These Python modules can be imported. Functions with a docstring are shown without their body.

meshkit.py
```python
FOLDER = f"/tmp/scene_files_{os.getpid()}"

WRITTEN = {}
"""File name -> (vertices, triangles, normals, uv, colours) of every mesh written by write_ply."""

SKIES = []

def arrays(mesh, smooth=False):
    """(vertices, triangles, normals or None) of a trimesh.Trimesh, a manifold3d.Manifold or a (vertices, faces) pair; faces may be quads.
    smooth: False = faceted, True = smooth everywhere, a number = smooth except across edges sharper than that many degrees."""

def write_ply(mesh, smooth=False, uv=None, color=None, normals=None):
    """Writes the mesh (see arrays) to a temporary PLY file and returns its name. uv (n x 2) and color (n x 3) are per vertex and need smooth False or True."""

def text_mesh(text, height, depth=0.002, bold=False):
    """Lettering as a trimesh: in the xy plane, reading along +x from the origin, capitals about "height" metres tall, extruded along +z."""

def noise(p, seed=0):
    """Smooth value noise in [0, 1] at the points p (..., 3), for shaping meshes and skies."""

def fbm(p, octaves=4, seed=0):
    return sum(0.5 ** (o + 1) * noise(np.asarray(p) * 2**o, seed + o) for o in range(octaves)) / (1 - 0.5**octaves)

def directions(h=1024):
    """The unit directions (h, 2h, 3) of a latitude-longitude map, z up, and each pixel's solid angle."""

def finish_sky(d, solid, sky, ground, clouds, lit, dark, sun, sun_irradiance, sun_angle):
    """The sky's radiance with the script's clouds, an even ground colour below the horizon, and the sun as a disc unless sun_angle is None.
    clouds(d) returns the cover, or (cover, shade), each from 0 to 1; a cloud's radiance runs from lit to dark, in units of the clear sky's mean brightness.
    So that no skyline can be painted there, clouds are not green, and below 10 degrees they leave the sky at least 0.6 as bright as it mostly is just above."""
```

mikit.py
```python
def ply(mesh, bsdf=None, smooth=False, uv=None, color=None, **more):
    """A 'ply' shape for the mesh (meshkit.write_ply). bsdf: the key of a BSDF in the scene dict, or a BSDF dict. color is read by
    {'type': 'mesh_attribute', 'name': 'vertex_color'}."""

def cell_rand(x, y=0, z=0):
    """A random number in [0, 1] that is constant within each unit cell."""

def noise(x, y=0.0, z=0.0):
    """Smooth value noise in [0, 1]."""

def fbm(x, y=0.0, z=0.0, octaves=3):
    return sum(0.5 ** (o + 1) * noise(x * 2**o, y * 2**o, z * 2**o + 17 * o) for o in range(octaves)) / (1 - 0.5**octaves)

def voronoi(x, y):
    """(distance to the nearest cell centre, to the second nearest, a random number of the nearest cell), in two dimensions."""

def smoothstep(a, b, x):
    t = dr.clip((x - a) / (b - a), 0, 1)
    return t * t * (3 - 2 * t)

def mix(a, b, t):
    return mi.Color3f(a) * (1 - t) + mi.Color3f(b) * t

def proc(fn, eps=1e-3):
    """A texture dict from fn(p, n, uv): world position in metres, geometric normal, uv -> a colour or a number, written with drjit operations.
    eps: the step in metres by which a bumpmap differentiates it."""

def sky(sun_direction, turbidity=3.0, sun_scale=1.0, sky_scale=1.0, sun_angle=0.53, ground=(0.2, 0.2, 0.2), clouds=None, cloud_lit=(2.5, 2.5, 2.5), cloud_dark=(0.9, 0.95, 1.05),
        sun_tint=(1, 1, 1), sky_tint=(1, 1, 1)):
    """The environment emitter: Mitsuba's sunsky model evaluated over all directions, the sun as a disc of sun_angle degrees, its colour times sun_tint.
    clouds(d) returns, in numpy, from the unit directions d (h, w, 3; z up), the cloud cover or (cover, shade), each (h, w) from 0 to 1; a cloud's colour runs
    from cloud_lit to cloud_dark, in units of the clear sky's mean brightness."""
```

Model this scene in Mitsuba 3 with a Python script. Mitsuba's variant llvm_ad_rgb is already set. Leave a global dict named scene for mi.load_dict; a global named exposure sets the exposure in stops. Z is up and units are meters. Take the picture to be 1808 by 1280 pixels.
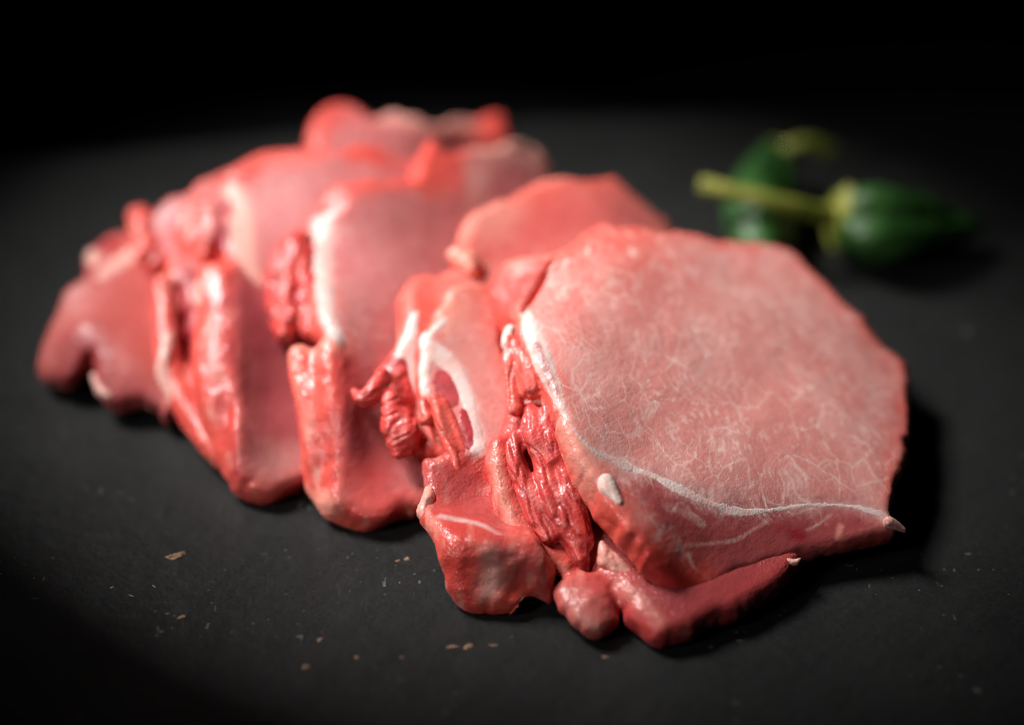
import math
import numpy as np, scipy.sparse, scipy.sparse.csgraph, scipy.interpolate, scipy.ndimage, scipy.spatial, trimesh
import drjit as dr, mitsuba as mi, mikit, meshkit

T = mi.ScalarTransform4f
MM = 0.001
scene, labels = {}, {}

# ---------------------------------------------------------------- camera (metres, z up; the slate's top is z = 0)
PITCH, DIST = math.radians(38.0), 0.650
eye = [0, -DIST * math.cos(PITCH), DIST * math.sin(PITCH)]
scene['camera'] = {'type': 'thinlens', 'fov': 23.9, 'fov_axis': 'x', 'to_world': T().look_at(origin=eye, target=[0, 0, 0], up=[0, 0, 1]),
                   'aperture_radius': 0.0175, 'focus_distance': 0.580, 'near_clip': 0.05, 'far_clip': 20.0}
exposure = 0.0

# ---------------------------------------------------------------- light: a small studio head behind and to the left, its many soft-edged beams make one pool of light, and a weak one in front
def beams(name, at, to, radius, count, power, cutoff, beam, color):
    at, to = np.array(at), np.array(to)
    w = (to - at) / np.linalg.norm(to - at)
    a = np.cross(w, [0, 0, 1.0]); a /= np.linalg.norm(a)
    b = np.cross(w, a)
    for i in range(count):
        r, th = radius * math.sqrt((i + 0.5) / count), i * 2.39996
        o = at + a * r * math.cos(th) + b * r * math.sin(th)
        scene[f'{name}_{i + 1:03d}'] = {'type': 'spot', 'to_world': T().look_at(origin=o.tolist(), target=to.tolist(), up=[0, 0.1, 1]), 'cutoff_angle': cutoff, 'beam_width': beam,
                                        'intensity': {'type': 'rgb', 'value': [power * c / count for c in color]}}

beams('key_lamp', [-0.88, 0.44, 1.18], [0.000, 0.004, 0.0], 0.24, 20, 17.3, 5.4, 2.2, (1.0, 0.972, 0.945))
beams('fill_lamp', [-0.95, -0.70, 0.80], [0.006, -0.018, 0.01], 0.16, 6, 3.0, 5.3, 0.8, (1.0, 0.972, 0.945))

# ---------------------------------------------------------------- sculpting helpers (all lengths in millimetres)
def catmull(pts, step=1.0, closed=False):
    """Dense points of a Catmull-Rom curve through pts (n x k, first three columns are xyz or two are uv)."""
    p = np.asarray(pts, float)
    if len(p) < 2:
        return p
    q = np.vstack([p[-1:], p, p[:2]]) if closed else np.vstack([2 * p[:1] - p[1:2], p, 2 * p[-1:] - p[-2:-1]])
    out = []
    for i in range(1, len(q) - 2):
        a, b, c, d = q[i - 1:i + 3]
        n = max(2, int(np.ceil(np.linalg.norm((c - b)[:3]) / step)))
        t = np.linspace(0, 1, n, endpoint=False)[:, None]
        out.append(0.5 * (2 * b + (c - a) * t + (2 * a - 5 * b + 4 * c - d) * t**2 + (3 * b - a - 3 * c + d) * t**3))
    if not closed:
        out.append(p[-1:])
    return np.vstack(out)


def seg_dist(P, a, b, ra, rb):
    """Distance of the points P to the tapered capsule a-b."""
    ab = b - a
    t = np.clip(((P - a) @ ab) / max(ab @ ab, 1e-9), 0, 1)
    return np.linalg.norm(P - a - t[..., None] * ab, axis=-1) - (ra + (rb - ra) * t)


def chain_dist(P, chain):
    """Distance of the points P (n x 3) to a chain of tapered capsules (m x 4: x y z r)."""
    d = np.full(len(P), 1e9)
    if len(chain) == 1:
        return np.linalg.norm(P - chain[0, :3], axis=1) - chain[0, 3]
    for s, e in zip(chain[:-1], chain[1:]):
        d = np.minimum(d, seg_dist(P, s[:3], e[:3], s[3], e[3]))
    return d


def smin(a, b, k):
    h = np.clip(0.5 + 0.5 * (b - a) / k, 0, 1)
    return b + (a - b) * h - k * h * (1 - h)


def sstep(a, b, x):
    t = np.clip((x - a) / (b - a), 0, 1)
    return t * t * (3 - 2 * t)


def poly_sdf(x, y, poly):
    """Signed distance (positive inside) of the points x, y to a closed polygon."""
    px, py = poly[:, 0], poly[:, 1]
    qx, qy = np.roll(px, -1), np.roll(py, -1)
    d = np.full(x.shape, 1e9)
    inside = np.zeros(x.shape, bool)
    for ax, ay, bx, by in zip(px, py, qx, qy):
        ex, ey = bx - ax, by - ay
        t = np.clip(((x - ax) * ex + (y - ay) * ey) / max(ex * ex + ey * ey, 1e-9), 0, 1)
        d = np.minimum(d, (x - ax - t * ex) ** 2 + (y - ay - t * ey) ** 2)
        if ay != by:
            inside ^= ((ay > y) != (by > y)) & (x < (bx - ax) * (y - ay) / (by - ay) + ax)
    return np.where(inside, 1, -1) * np.sqrt(d)


def surface_nets(S, origin, h):
    """A closed smooth mesh of the zero level of the grid S (negative inside)."""
    n = np.array(S.shape)
    ins = S < 0
    c = sum(ins[i:n[0] - 1 + i, j:n[1] - 1 + j, k:n[2] - 1 + k].astype(np.int8) for i in (0, 1) for j in (0, 1) for k in (0, 1))
    cells = np.argwhere((c > 0) & (c < 8))
    index = np.full(n - 1, -1, np.int32)
    index[tuple(cells.T)] = np.arange(len(cells))
    corner = [np.array([i, j, k]) for i in (0, 1) for j in (0, 1) for k in (0, 1)]
    acc, cnt = np.zeros((len(cells), 3)), np.zeros(len(cells))
    for a in corner:
        for ax in range(3):
            if a[ax]:
                continue
            b = a.copy(); b[ax] = 1
            va, vb = S[tuple((cells + a).T)], S[tuple((cells + b).T)]
            hit = (va < 0) != (vb < 0)
            t = np.where(hit, va / np.where(hit, va - vb, 1), 0)
            pos = np.repeat(a[None].astype(float), len(cells), 0)
            pos[:, ax] = t
            acc += pos * hit[:, None]
            cnt += hit
    v = (cells + acc / cnt[:, None]) * h + origin
    faces = []
    for ax in range(3):
        sl0, sl1 = [slice(1, -1)] * 3, [slice(1, -1)] * 3
        sl0[ax], sl1[ax] = slice(0, -1), slice(1, None)
        a, b = ins[tuple(sl0)], ins[tuple(sl1)]
        e = np.argwhere(a != b)
        flip = a[tuple(e.T)]
        e = e + 1
        e[:, ax] -= 1
        o1, o2 = np.eye(3, dtype=int)[(ax + 1) % 3], np.eye(3, dtype=int)[(ax + 2) % 3]
        q = np.stack([index[tuple((e - o1 - o2).T)], index[tuple((e - o2).T)], index[tuple(e.T)], index[tuple((e - o1).T)]], 1)
        q[~flip] = q[~flip][:, ::-1]
        faces.append(q[(q >= 0).all(1)])
    q = np.vstack(faces)
    return v, np.vstack([q[:, [0, 1, 2]], q[:, [0, 2, 3]]])


def relax(v, f, rounds=4):
    """Taubin smoothing."""
    e = np.vstack([f[:, [0, 1]], f[:, [1, 2]], f[:, [2, 0]]])
    A = scipy.sparse.coo_matrix((np.ones(2 * len(e)), (np.r_[e[:, 0], e[:, 1]], np.r_[e[:, 1], e[:, 0]])), shape=(len(v), len(v))).tocsr()
    A.data[:] = 1
    deg = np.maximum(np.asarray(A.sum(1)).ravel(), 1)[:, None]
    for i in range(rounds):
        for lam in (0.5, -0.52):
            v = v + lam * (A @ v / deg - v)
    return v


def normals(v, f):
    n, fn = np.zeros_like(v), np.cross(v[f[:, 1]] - v[f[:, 0]], v[f[:, 2]] - v[f[:, 0]])
    for k in range(3):
        np.add.at(n, f[:, k], fn)
    return n / np.maximum(np.linalg.norm(n, axis=1, keepdims=True), 1e-12)


def largest(v, f):
    """Keeps the biggest connected piece."""
    e = np.vstack([f[:, [0, 1]], f[:, [1, 2]]])
    k, lab = scipy.sparse.csgraph.connected_components(scipy.sparse.coo_matrix((np.ones(len(e)), (e[:, 0], e[:, 1])), shape=(len(v), len(v))), directed=False)
    if k == 1:
        return v, f
    keep = lab == np.bincount(lab).argmax()
    new = np.cumsum(keep) - 1
    return v[keep], new[f[keep[f[:, 0]]]]


class Slab:
    """A slice: its closed outline (n x 3) on the cut face, pins (m x 3) that the face passes through, its thickness t and edge radius r."""
    def __init__(self, outline, pins=(), t=11.0, r=4.0, rough=0.5, seed=0, dense=0.7, thin=()):
        o = np.asarray(outline, float)
        allp = np.vstack([o] + ([np.asarray(pins, float)] if len(pins) else []))
        self.c = o.mean(0)
        n = np.linalg.svd(allp - allp.mean(0))[2][2]
        n = n if n[2] > 0 else -n
        u = np.array([1.0, 0, 0]) - n[0] * n
        u /= np.linalg.norm(u)
        self.M = np.stack([u, np.cross(n, u), n])
        L = self.to(allp)
        keep = [0]
        for i in range(1, len(L)):
            if np.min(np.linalg.norm(L[keep, :2] - L[i, :2], axis=1)) > 1.5:
                keep.append(i)
        L = L[keep]
        self.rbf = scipy.interpolate.RBFInterpolator(L[:, :2], L[:, 2], kernel="thin_plate_spline", smoothing=3.0)
        poly = catmull(self.to(o)[:, :2], dense, closed=True)
        tan = np.roll(poly, -1, 0) - np.roll(poly, 1, 0)
        nor = np.stack([tan[:, 1], -tan[:, 0]], 1) / np.maximum(np.linalg.norm(tan, axis=1, keepdims=True), 1e-9)
        q = np.c_[poly * 0.22, np.zeros(len(poly))]
        wob = (meshkit.fbm(q * 0.8, 3, seed) - 0.5) * 2.4 + np.maximum(meshkit.noise(q * 1.3, seed + 9) - 0.7, 0) * 4 - np.maximum(meshkit.noise(q * 1.6 + 9, seed + 13) - 0.75, 0) * 4
        self.poly = poly + nor * (rough * wob)[:, None]
        self.t, self.r, self.thin = t, r, np.asarray(thin, float).reshape(-1, 5)

    def to(self, p):
        return (np.asarray(p, float) - self.c) @ self.M.T

    def back(self, q):
        return np.asarray(q) @ self.M + self.c

    def fields(self, u, v):
        """(distance inside the outline, height of the face) at local u, v of any shape."""
        d = poly_sdf(u, v, self.poly)
        w = self.rbf(np.stack([u.ravel(), v.ravel()], 1)).reshape(u.shape)
        return d, w

    def half(self, u, v):
        """Half the thickness at u, v: thinner round the points x y z radius share of 'thin'."""
        k = np.ones_like(u)
        for x in self.thin:
            p = self.to(x[:3])
            k = np.minimum(k, 1 - x[4] * np.exp(-((u - p[0]) ** 2 + (v - p[1]) ** 2) / x[3] ** 2))
        return k * self.t / 2

    def sdf(self, d, f, w, hz, lift=0.0):
        r = np.minimum(self.r, hz - 0.05)
        qx = -d + r - lift
        qz = np.abs(w - (f - hz)) - (hz - r) - lift
        return np.minimum(np.maximum(qx, qz), 0) + np.sqrt(np.maximum(qx, 0) ** 2 + np.maximum(qz, 0) ** 2) - r


def body(slabs, rolls=(), cuts=(), res=0.6, k=2.5, floor=0.3):
    """The first slab with the other slabs and the rolls blended in and the cuts taken out: (v, f, (depth below the face, distance to the outline))."""
    main = slabs[0]
    chains = [catmull(c, 1.5) for c in rolls]
    gone = [catmull(c, 1.5) for c in cuts]
    ext = [main.to(s.back(np.c_[s.poly, s.rbf(s.poly)])) for s in slabs] + [np.vstack([main.to(c[:, :3]) + c[:, 3:] * 1.1, main.to(c[:, :3]) - c[:, 3:] * 1.1]) for c in chains]
    ext = np.vstack(ext)
    lo, hi = ext.min(0) - [2, 2, main.t + 2], ext.max(0) + 3
    n = np.ceil((hi - lo) / res).astype(int) + 1
    us, vs, ws = (lo[i] + np.arange(n[i]) * res for i in range(3))
    gu, gv = np.meshgrid(us, vs, indexing="ij")
    cu, cv = np.meshgrid(us[::3], vs[::3], indexing="ij")
    d0, f0 = main.fields(cu, cv)
    up = lambda a: scipy.interpolate.RectBivariateSpline(us[::3], vs[::3], a, kx=1, ky=1)(us, vs)
    d0 = poly_sdf(gu, gv, main.poly)
    f0 = up(f0)
    S = main.sdf(d0[..., None], f0[..., None], ws[None, None, :], main.half(gu, gv)[..., None]).astype(np.float32)

    def local(points, pad):
        a = np.clip(np.floor((points.min(0) - pad - lo) / res).astype(int), 0, n - 1)
        b = np.clip(np.ceil((points.max(0) + pad - lo) / res).astype(int) + 1, 1, n)
        sl = tuple(slice(x, y) for x, y in zip(a, b))
        g = np.stack(np.meshgrid(us[sl[0]], vs[sl[1]], ws[sl[2]], indexing="ij"), -1)
        return sl, g

    for s in slabs[1:]:
        pts = main.to(s.back(np.c_[s.poly, s.rbf(s.poly)]))
        sl, g = local(pts, s.t + 3)
        L = s.to(main.back(g.reshape(-1, 3)))
        lo2, hi2 = L[:, :2].min(0), L[:, :2].max(0)
        a, b = np.arange(lo2[0], hi2[0] + 1, 0.8), np.arange(lo2[1], hi2[1] + 1, 0.8)
        aa, bb = np.meshgrid(a, b, indexing="ij")
        dd, ff = s.fields(aa, bb)
        ij = (L[:, :2] - lo2) / 0.8
        dd, ff = (scipy.ndimage.map_coordinates(x, ij.T, order=1, mode="nearest") for x in (dd, ff))
        S[sl] = smin(S[sl], s.sdf(dd, ff, L[:, 2], s.half(L[:, 0], L[:, 1])).reshape(g.shape[:3]), k)
    if chains:
        cls = [np.c_[main.to(c[:, :3]), c[:, 3]] for c in chains]
        sl, g = local(np.vstack(cls)[:, :3], 10)
        P = g.reshape(-1, 3)
        d = chain_dist(P, cls[0])
        for c in cls[1:]:
            d = smin(d, chain_dist(P, c), 6.0)
        S[sl] = smin(S[sl], d.reshape(g.shape[:3]), 3.0)
    for c in gone:
        cl = main.to(c[:, :3])
        sl, g = local(cl, c[:, 3].max() + 4)
        S[sl] = -smin(-S[sl], chain_dist(g.reshape(-1, 3), np.c_[cl, c[:, 3]]).reshape(g.shape[:3]), 1.2)
    z = main.c[2] + gu[..., None] * main.M[0, 2] + gv[..., None] * main.M[1, 2] + ws * main.M[2, 2]
    S = np.maximum(S, (floor - z).astype(np.float32))
    for ax in range(3):
        for e in (0, -1):
            np.moveaxis(S, ax, 0)[e] = np.maximum(np.moveaxis(S, ax, 0)[e], 0.5)
    v, f = largest(*surface_nets(S, lo, res))
    v = relax(v, f, 3)
    at = ((v[:, :2] - lo[:2]) / res).T
    dv = scipy.ndimage.map_coordinates(d0, at, order=1, mode="nearest")
    fv = scipy.ndimage.map_coordinates(f0, at, order=1, mode="nearest")
    return main.back(v), f, (fv - v[:, 2], dv), dict(S=S, lo=lo, res=res, main=main)


def lump(chains, res=0.45, k=1.2, within=None, floor=0.3):
    """A mesh of blended chains; within: (body grid, lift), only what lies under that body's surface lifted by lift."""
    cs = [catmull(c, 1.2) for c in chains]
    allp = np.vstack(cs)
    lo = allp[:, :3].min(0) - allp[:, 3].max() - 2 * res
    hi = allp[:, :3].max(0) + allp[:, 3].max() + 2 * res
    n = np.ceil((hi - lo) / res).astype(int) + 1
    g = np.stack(np.meshgrid(*[lo[i] + np.arange(n[i]) * res for i in range(3)], indexing="ij"), -1)
    P = g.reshape(-1, 3)
    S = chain_dist(P, cs[0])
    for c in cs[1:]:
        S = smin(S, chain_dist(P, c), k)
    if within is not None:
        G, lift = within
        q = (G["main"].to(P) - G["lo"]) / G["res"]
        b = scipy.ndimage.map_coordinates(G["S"], q.T, order=1, mode="constant", cval=5.0)
        rag = (meshkit.noise(P * 0.9, 3) - 0.5) * 1.3 + (meshkit.noise(P * 2.3, 5) - 0.5) * 0.8
        S = S + rag * 0.45
        rm = np.mean(allp[:, 3])
        S = np.maximum(np.maximum(S, b - lift * np.clip(-1.6 * S / rm - 0.05, -0.3, 1)), -(b + 1.0))
    S = np.maximum(S, floor - P[:, 2]).reshape(n)
    v, f = surface_nets(S.astype(np.float32), lo, res)
    if within is None:
        v, f = largest(v, f)
    return relax(v, f, 3), f


def paint(v, base, strokes, seed=0):
    """Vertex colours: base (n x 3 or one colour) under strokes (chain of x y z r, colour, softness, strength)."""
    col = np.array(np.broadcast_to(np.asarray(base, float), v.shape))
    rag = (meshkit.fbm(v * 0.35, 3, seed + 40) - 0.5) * 1.5 + (meshkit.fbm(v * 1.1, 2, seed + 41) - 0.5) * 0.9
    for chain, c, soft, alpha in strokes:
        ch = np.asarray(chain, float)
        ch = catmull(ch, 2.0) if len(ch) > 1 else ch
        rm = ch[:, 3].max()
        near = np.where(((v > ch[:, :3].min(0) - 2.2 * rm - 1) & (v < ch[:, :3].max(0) + 2.2 * rm + 1)).all(1))[0]
        if not len(near):
            continue
        d = chain_dist(v[near], ch) + rag[near] * rm * 0.55
        w = alpha * sstep(soft * rm, -soft * rm, d)
        col[near] += (np.asarray(c) - col[near]) * w[:, None]
    return col

# ---------------------------------------------------------------- what was sculpted: outlines, folds, seams and colour strokes (among them painted shade and highlights) of every slice, in millimetres on the slate
CUTLETS = [{'key': 'pork_cutlet',
  'res': 0.5,
  'face': (0.6, 0.22, 0.195),
  'rim': (0.64, 0.082, 0.06),
  'side': (0.64, 0.082, 0.06),
  'marble': 1.0,
  'wet': 0.0,
  'slabs': [{'outline': [[2.9, -32.7, 40.5], [-0.3, -28.7, 38.0], [-3.1, -22.7, 37.2], [-4.3, -16.3, 38.2], [-2.9, -11.0, 39.8], [0.6, -8.7, 40.8], [5.2, -9.2, 42.0], [9.7, -9.7, 43.2],
                         [13.9, -7.4, 44.2], [18.3, -2.2, 44.5], [23.0, 3.7, 44.0], [28.7, 3.0, 43.0], [34.9, 5.0, 41.2], [38.4, 4.4, 40.2], [43.8, 7.5, 38.5], [51.4, 9.0, 36.0],
                         [59.2, 11.0, 33.5], [67.0, 13.8, 31.0], [72.5, 14.4, 29.2], [75.8, 12.5, 28.0], [78.8, 7.4, 26.5], [84.2, 0.4, 24.2], [91.1, -6.9, 20.8], [96.6, -13.5, 17.2],
                         [100.8, -16.2, 15.2], [102.7, -18.7, 14.2], [102.7, -23.2, 13.5], [102.3, -31.0, 13.2], [100.6, -44.6, 13.2], [97.3, -56.8, 14.2], [94.0, -67.2, 14.0],
                         [92.5, -73.3, 13.0], [92.6, -78.3, 10.7], [87.7, -80.6, 10.2], [80.8, -82.1, 9.7], [72.6, -84.5, 8.5], [66.9, -86.4, 8.7], [61.4, -88.3, 9.2], [55.7, -91.3, 9.2],
                         [51.6, -94.1, 8.7], [47.7, -97.1, 8.0], [46.0, -97.7, 8.5], [42.2, -98.7, 9.5], [37.5, -99.1, 13.5], [32.3, -97.4, 19.0], [27.9, -93.7, 22.8], [24.6, -88.8, 24.8],
                         [22.3, -85.3, 26.2], [19.7, -80.8, 28.0], [15.8, -75.5, 31.0], [12.9, -69.1, 33.5], [10.1, -60.1, 35.8], [7.0, -50.9, 38.0], [2.0, -38.4, 39.8]],
             'pins': [[4.2, -29.8, 41.0], [-3.4, -20.1, 37.5], [-0.3, -27.3, 37.5], [-1.3, -10.1, 40.0], [5.9, -16.9, 40.5], [2.3, -22.1, 39.0], [10.2, -16.0, 43.0], [23.0, 3.1, 44.0],
                      [38.4, 4.8, 40.0], [72.5, 14.8, 29.0], [88.4, -4.1, 22.0], [102.7, -18.4, 14.0], [101.2, -39.9, 13.0], [92.9, -75.3, 12.0], [74.0, -83.1, 9.0], [55.8, -90.6, 9.5],
                      [41.2, -98.9, 10.0], [39.9, -77.4, 22.5], [74.4, -74.6, 14.5], [32.3, -97.4, 19.0], [22.3, -85.0, 26.0], [14.2, -73.6, 32.0], [27.9, -69.8, 27.0], [53.6, -76.9, 18.0],
                      [48.7, -38.4, 30.0], [27.4, -38.3, 37.0]],
             't': 10,
             'r': 2.6,
             'thin': [[51.09, -98.12, 12.0, 16.0, 0.5], [59.59, -91.31, 12.0, 20.0, 0.55], [72.0, -87.36, 12.0, 24.0, 0.5], [91.21, -73.19, 12.0, 18.0, 0.4]]}],
  'rolls': [],
  'cuts': [[[11.7, -11.2, 42.0, 1.0], [8.7, -17.4, 40.5, 1.6], [5.8, -24.0, 39.5, 1.8], [3.7, -29.5, 39.5, 1.6]]],
  'parts': [{'name': 'fat_nub',
             'col': (0.62, 0.32, 0.27),
             'chains': [[[11.46, -14.94, 42.86, 0.9], [10.58, -16.8, 42.42, 1.2], [9.48, -15.55, 39.06, 0.9], [8.02, -18.86, 38.31, 0.6]]],
             'k': 1.5},
            {'name': 'rim_muscle',
             'col': (0.53, 0.045, 0.038),
             'chains': [[[1.13, -33.06, 33.0, 2.6], [2.53, -41.68, 29.0, 3.2], [4.32, -50.1, 25.0, 3.6], [5.67, -58.35, 21.0, 3.8], [7.97, -67.36, 16.0, 4.0], [11.06, -75.25, 12.0, 4.0],
                         [14.64, -83.53, 8.5, 3.4], [16.96, -89.4, 7.5, 2.2]],
                        [[4.69, -55.51, 28.5, 2.2], [5.62, -61.13, 26.0, 3.4], [8.33, -67.12, 23.0, 2.8], [10.33, -71.49, 21.0, 1.6]],
                        [[8.79, -57.35, 30.0, 2.2], [9.58, -62.33, 27.0, 3.0], [10.34, -68.47, 24.5, 2.4]],
                        [[7.37, -68.52, 21.5, 2.2], [9.23, -74.41, 18.5, 3.8], [12.3, -80.21, 15.5, 4.0], [15.36, -84.92, 12.5, 2.8], [16.63, -89.24, 11.0, 1.8]],
                        [[11.98, -68.81, 23.0, 2.0], [14.38, -74.52, 19.5, 3.6], [15.93, -80.54, 15.8, 3.4], [16.95, -85.47, 13.0, 2.4]],
                        [[0.55, -61.6, 25.5, 1.8], [0.82, -67.59, 22.5, 2.4], [2.86, -72.91, 19.0, 2.5], [5.55, -78.74, 16.0, 2.4], [8.89, -84.47, 13.0, 2.0]]],
             'k': 1.8},
            {'name': 'muscle_lobe',
             'col': (0.64, 0.082, 0.06),
             'chains': [[[-0.28, -38.28, 37.0, 1.6], [-0.7, -43.52, 34.0, 2.0], [-0.28, -48.69, 31.0, 1.9], [0.83, -54.67, 28.0, 2.0]],
                        [[2.51, -39.73, 36.0, 2.2], [3.89, -45.77, 34.0, 3.0], [4.98, -50.47, 31.0, 2.8]],
                        [[5.71, -41.55, 36.0, 1.8], [7.06, -48.01, 34.0, 2.4], [8.84, -51.98, 31.5, 2.2]]],
             'k': 1.6},
            {'name': 'fat_band', 'col': (0.62, 0.18, 0.15), 'chains': [[[1.53, -51.93, 27.2, 1.4], [4.99, -51.9, 28.6, 2.0], [8.85, -52.84, 29.0, 1.9], [11.16, -55.47, 29.0, 1.4]]], 'k': 2},
            {'name': 'fat_nub', 'col': (0.62, 0.32, 0.27), 'chains': [[[15.87, -85.92, 12.5, 1.6], [16.92, -87.81, 11.5, 1.5], [16.38, -88.7, 10.5, 1.0]]], 'k': 1},
            {'name': 'fat_strip',
             'col': (0.57, 0.43, 0.4),
             'lift': 0.16,
             'chains': [[[4.39, -27.21, 37.8, 1.6], [4.19, -36.98, 40.4, 2.4], [6.09, -43.68, 39.4, 2.8], [8.11, -50.36, 37.6, 2.6], [10.78, -57.75, 35.6, 1.8], [13.0, -64.17, 33.8, 1.0],
                         [15.62, -69.65, 32.2, 0.8], [19.62, -73.07, 29.8, 1.0], [24.37, -73.59, 27.6, 1.4], [27.73, -74.65, 26.2, 1.7]]]},
            {'name': 'fat_seam',
             'col': (0.68, 0.52, 0.49),
             'lift': 0.08,
             'chains': [[[27.07, -74.26, 26.4, 1.6], [33.15, -75.26, 24.6, 1.2], [39.86, -77.63, 22.2, 1.8], [46.66, -78.9, 19.2, 1.2], [53.52, -79.23, 16.8, 1.6],
                         [60.51, -77.45, 15.4, 1.0], [70.33, -74.7, 14.6, 0.9], [80.01, -73.81, 14.0, 0.8], [86.82, -74.74, 13.0, 1.1], [92.12, -75.91, 10.4, 1.6]]],
             'feather': 1},
            {'name': 'fat_nub', 'col': (0.68, 0.52, 0.49), 'chains': [[[-0.14, -36.16, 37.5, 1.9], [-0.56, -38.35, 36.0, 2.2]]]},
            {'name': 'fat_nub',
             'col': (0.76, 0.58, 0.52),
             'chains': [[[22.02, -80.11, 26.71, 1.9], [22.66, -81.65, 26.1, 2.0], [23.95, -83.61, 25.37, 1.5], [25.22, -85.81, 24.86, 0.9]]],
             'rough': 0.6},
            {'name': 'membrane_shred', 'col': (0.62, 0.32, 0.27), 'chains': [[[90.53, -78.26, 12.5, 1.5], [92.74, -78.77, 11.5, 1.0], [94.23, -79.42, 10.8, 0.6]]]},
            {'name': 'membrane_shred', 'col': (0.62, 0.32, 0.27), 'chains': [[[65.05, -86.72, 8.5, 0.6], [67.13, -87.79, 8.2, 0.8], [68.47, -87.27, 9.0, 0.5]]]}],
  'strokes': [([[47.63, -89.45, 13.0, 9.0], [58.81, -84.37, 12.0, 9.0], [71.36, -81.04, 10.8, 8.0], [82.43, -78.48, 11.6, 5.0], [89.32, -78.22, 11.0, 2.5]], (0.33, 0.058, 0.06), 0.7, 1),
              ([[32.9, -81.83, 23.2, 6.0], [39.54, -85.59, 19.4, 8.0], [47.68, -87.79, 14.2, 9.0], [44.79, -93.05, 11.8, 7.0]], (0.33, 0.058, 0.06), 0.7, 1),
              ([[40.2, -90.6, 16.4, 0.3], [46.32, -88.01, 14.4, 0.3], [53.25, -85.52, 13.4, 0.35], [55.81, -83.53, 13.6, 0.3], [61.23, -79.56, 14.2, 0.4]], (0.62, 0.32, 0.27), 1, 0.6),
              ([[70.75, -79.88, 11.4, 0.3], [73.58, -78.32, 12.0, 0.3], [76.69, -76.19, 13.2, 0.35]], (0.62, 0.32, 0.27), 1, 0.6),
              ([[77.93, -81.16, 10.0, 0.5], [78.89, -78.66, 11.4, 0.7]], (0.68, 0.26, 0.2), 0.9, 0.8),
              ([[41.4, -91.63, 15.0, 0.3], [42.7, -93.92, 12.6, 0.35], [47.46, -95.47, 8.6, 0.4]], (0.62, 0.32, 0.27), 0.9, 0.6),
              ([[36.91, -83.04, 21.6, 1.0], [41.01, -83.02, 19.8, 0.8], [45.06, -84.35, 17.4, 0.6]], (0.62, 0.32, 0.27), 1, 0.4),
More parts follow.
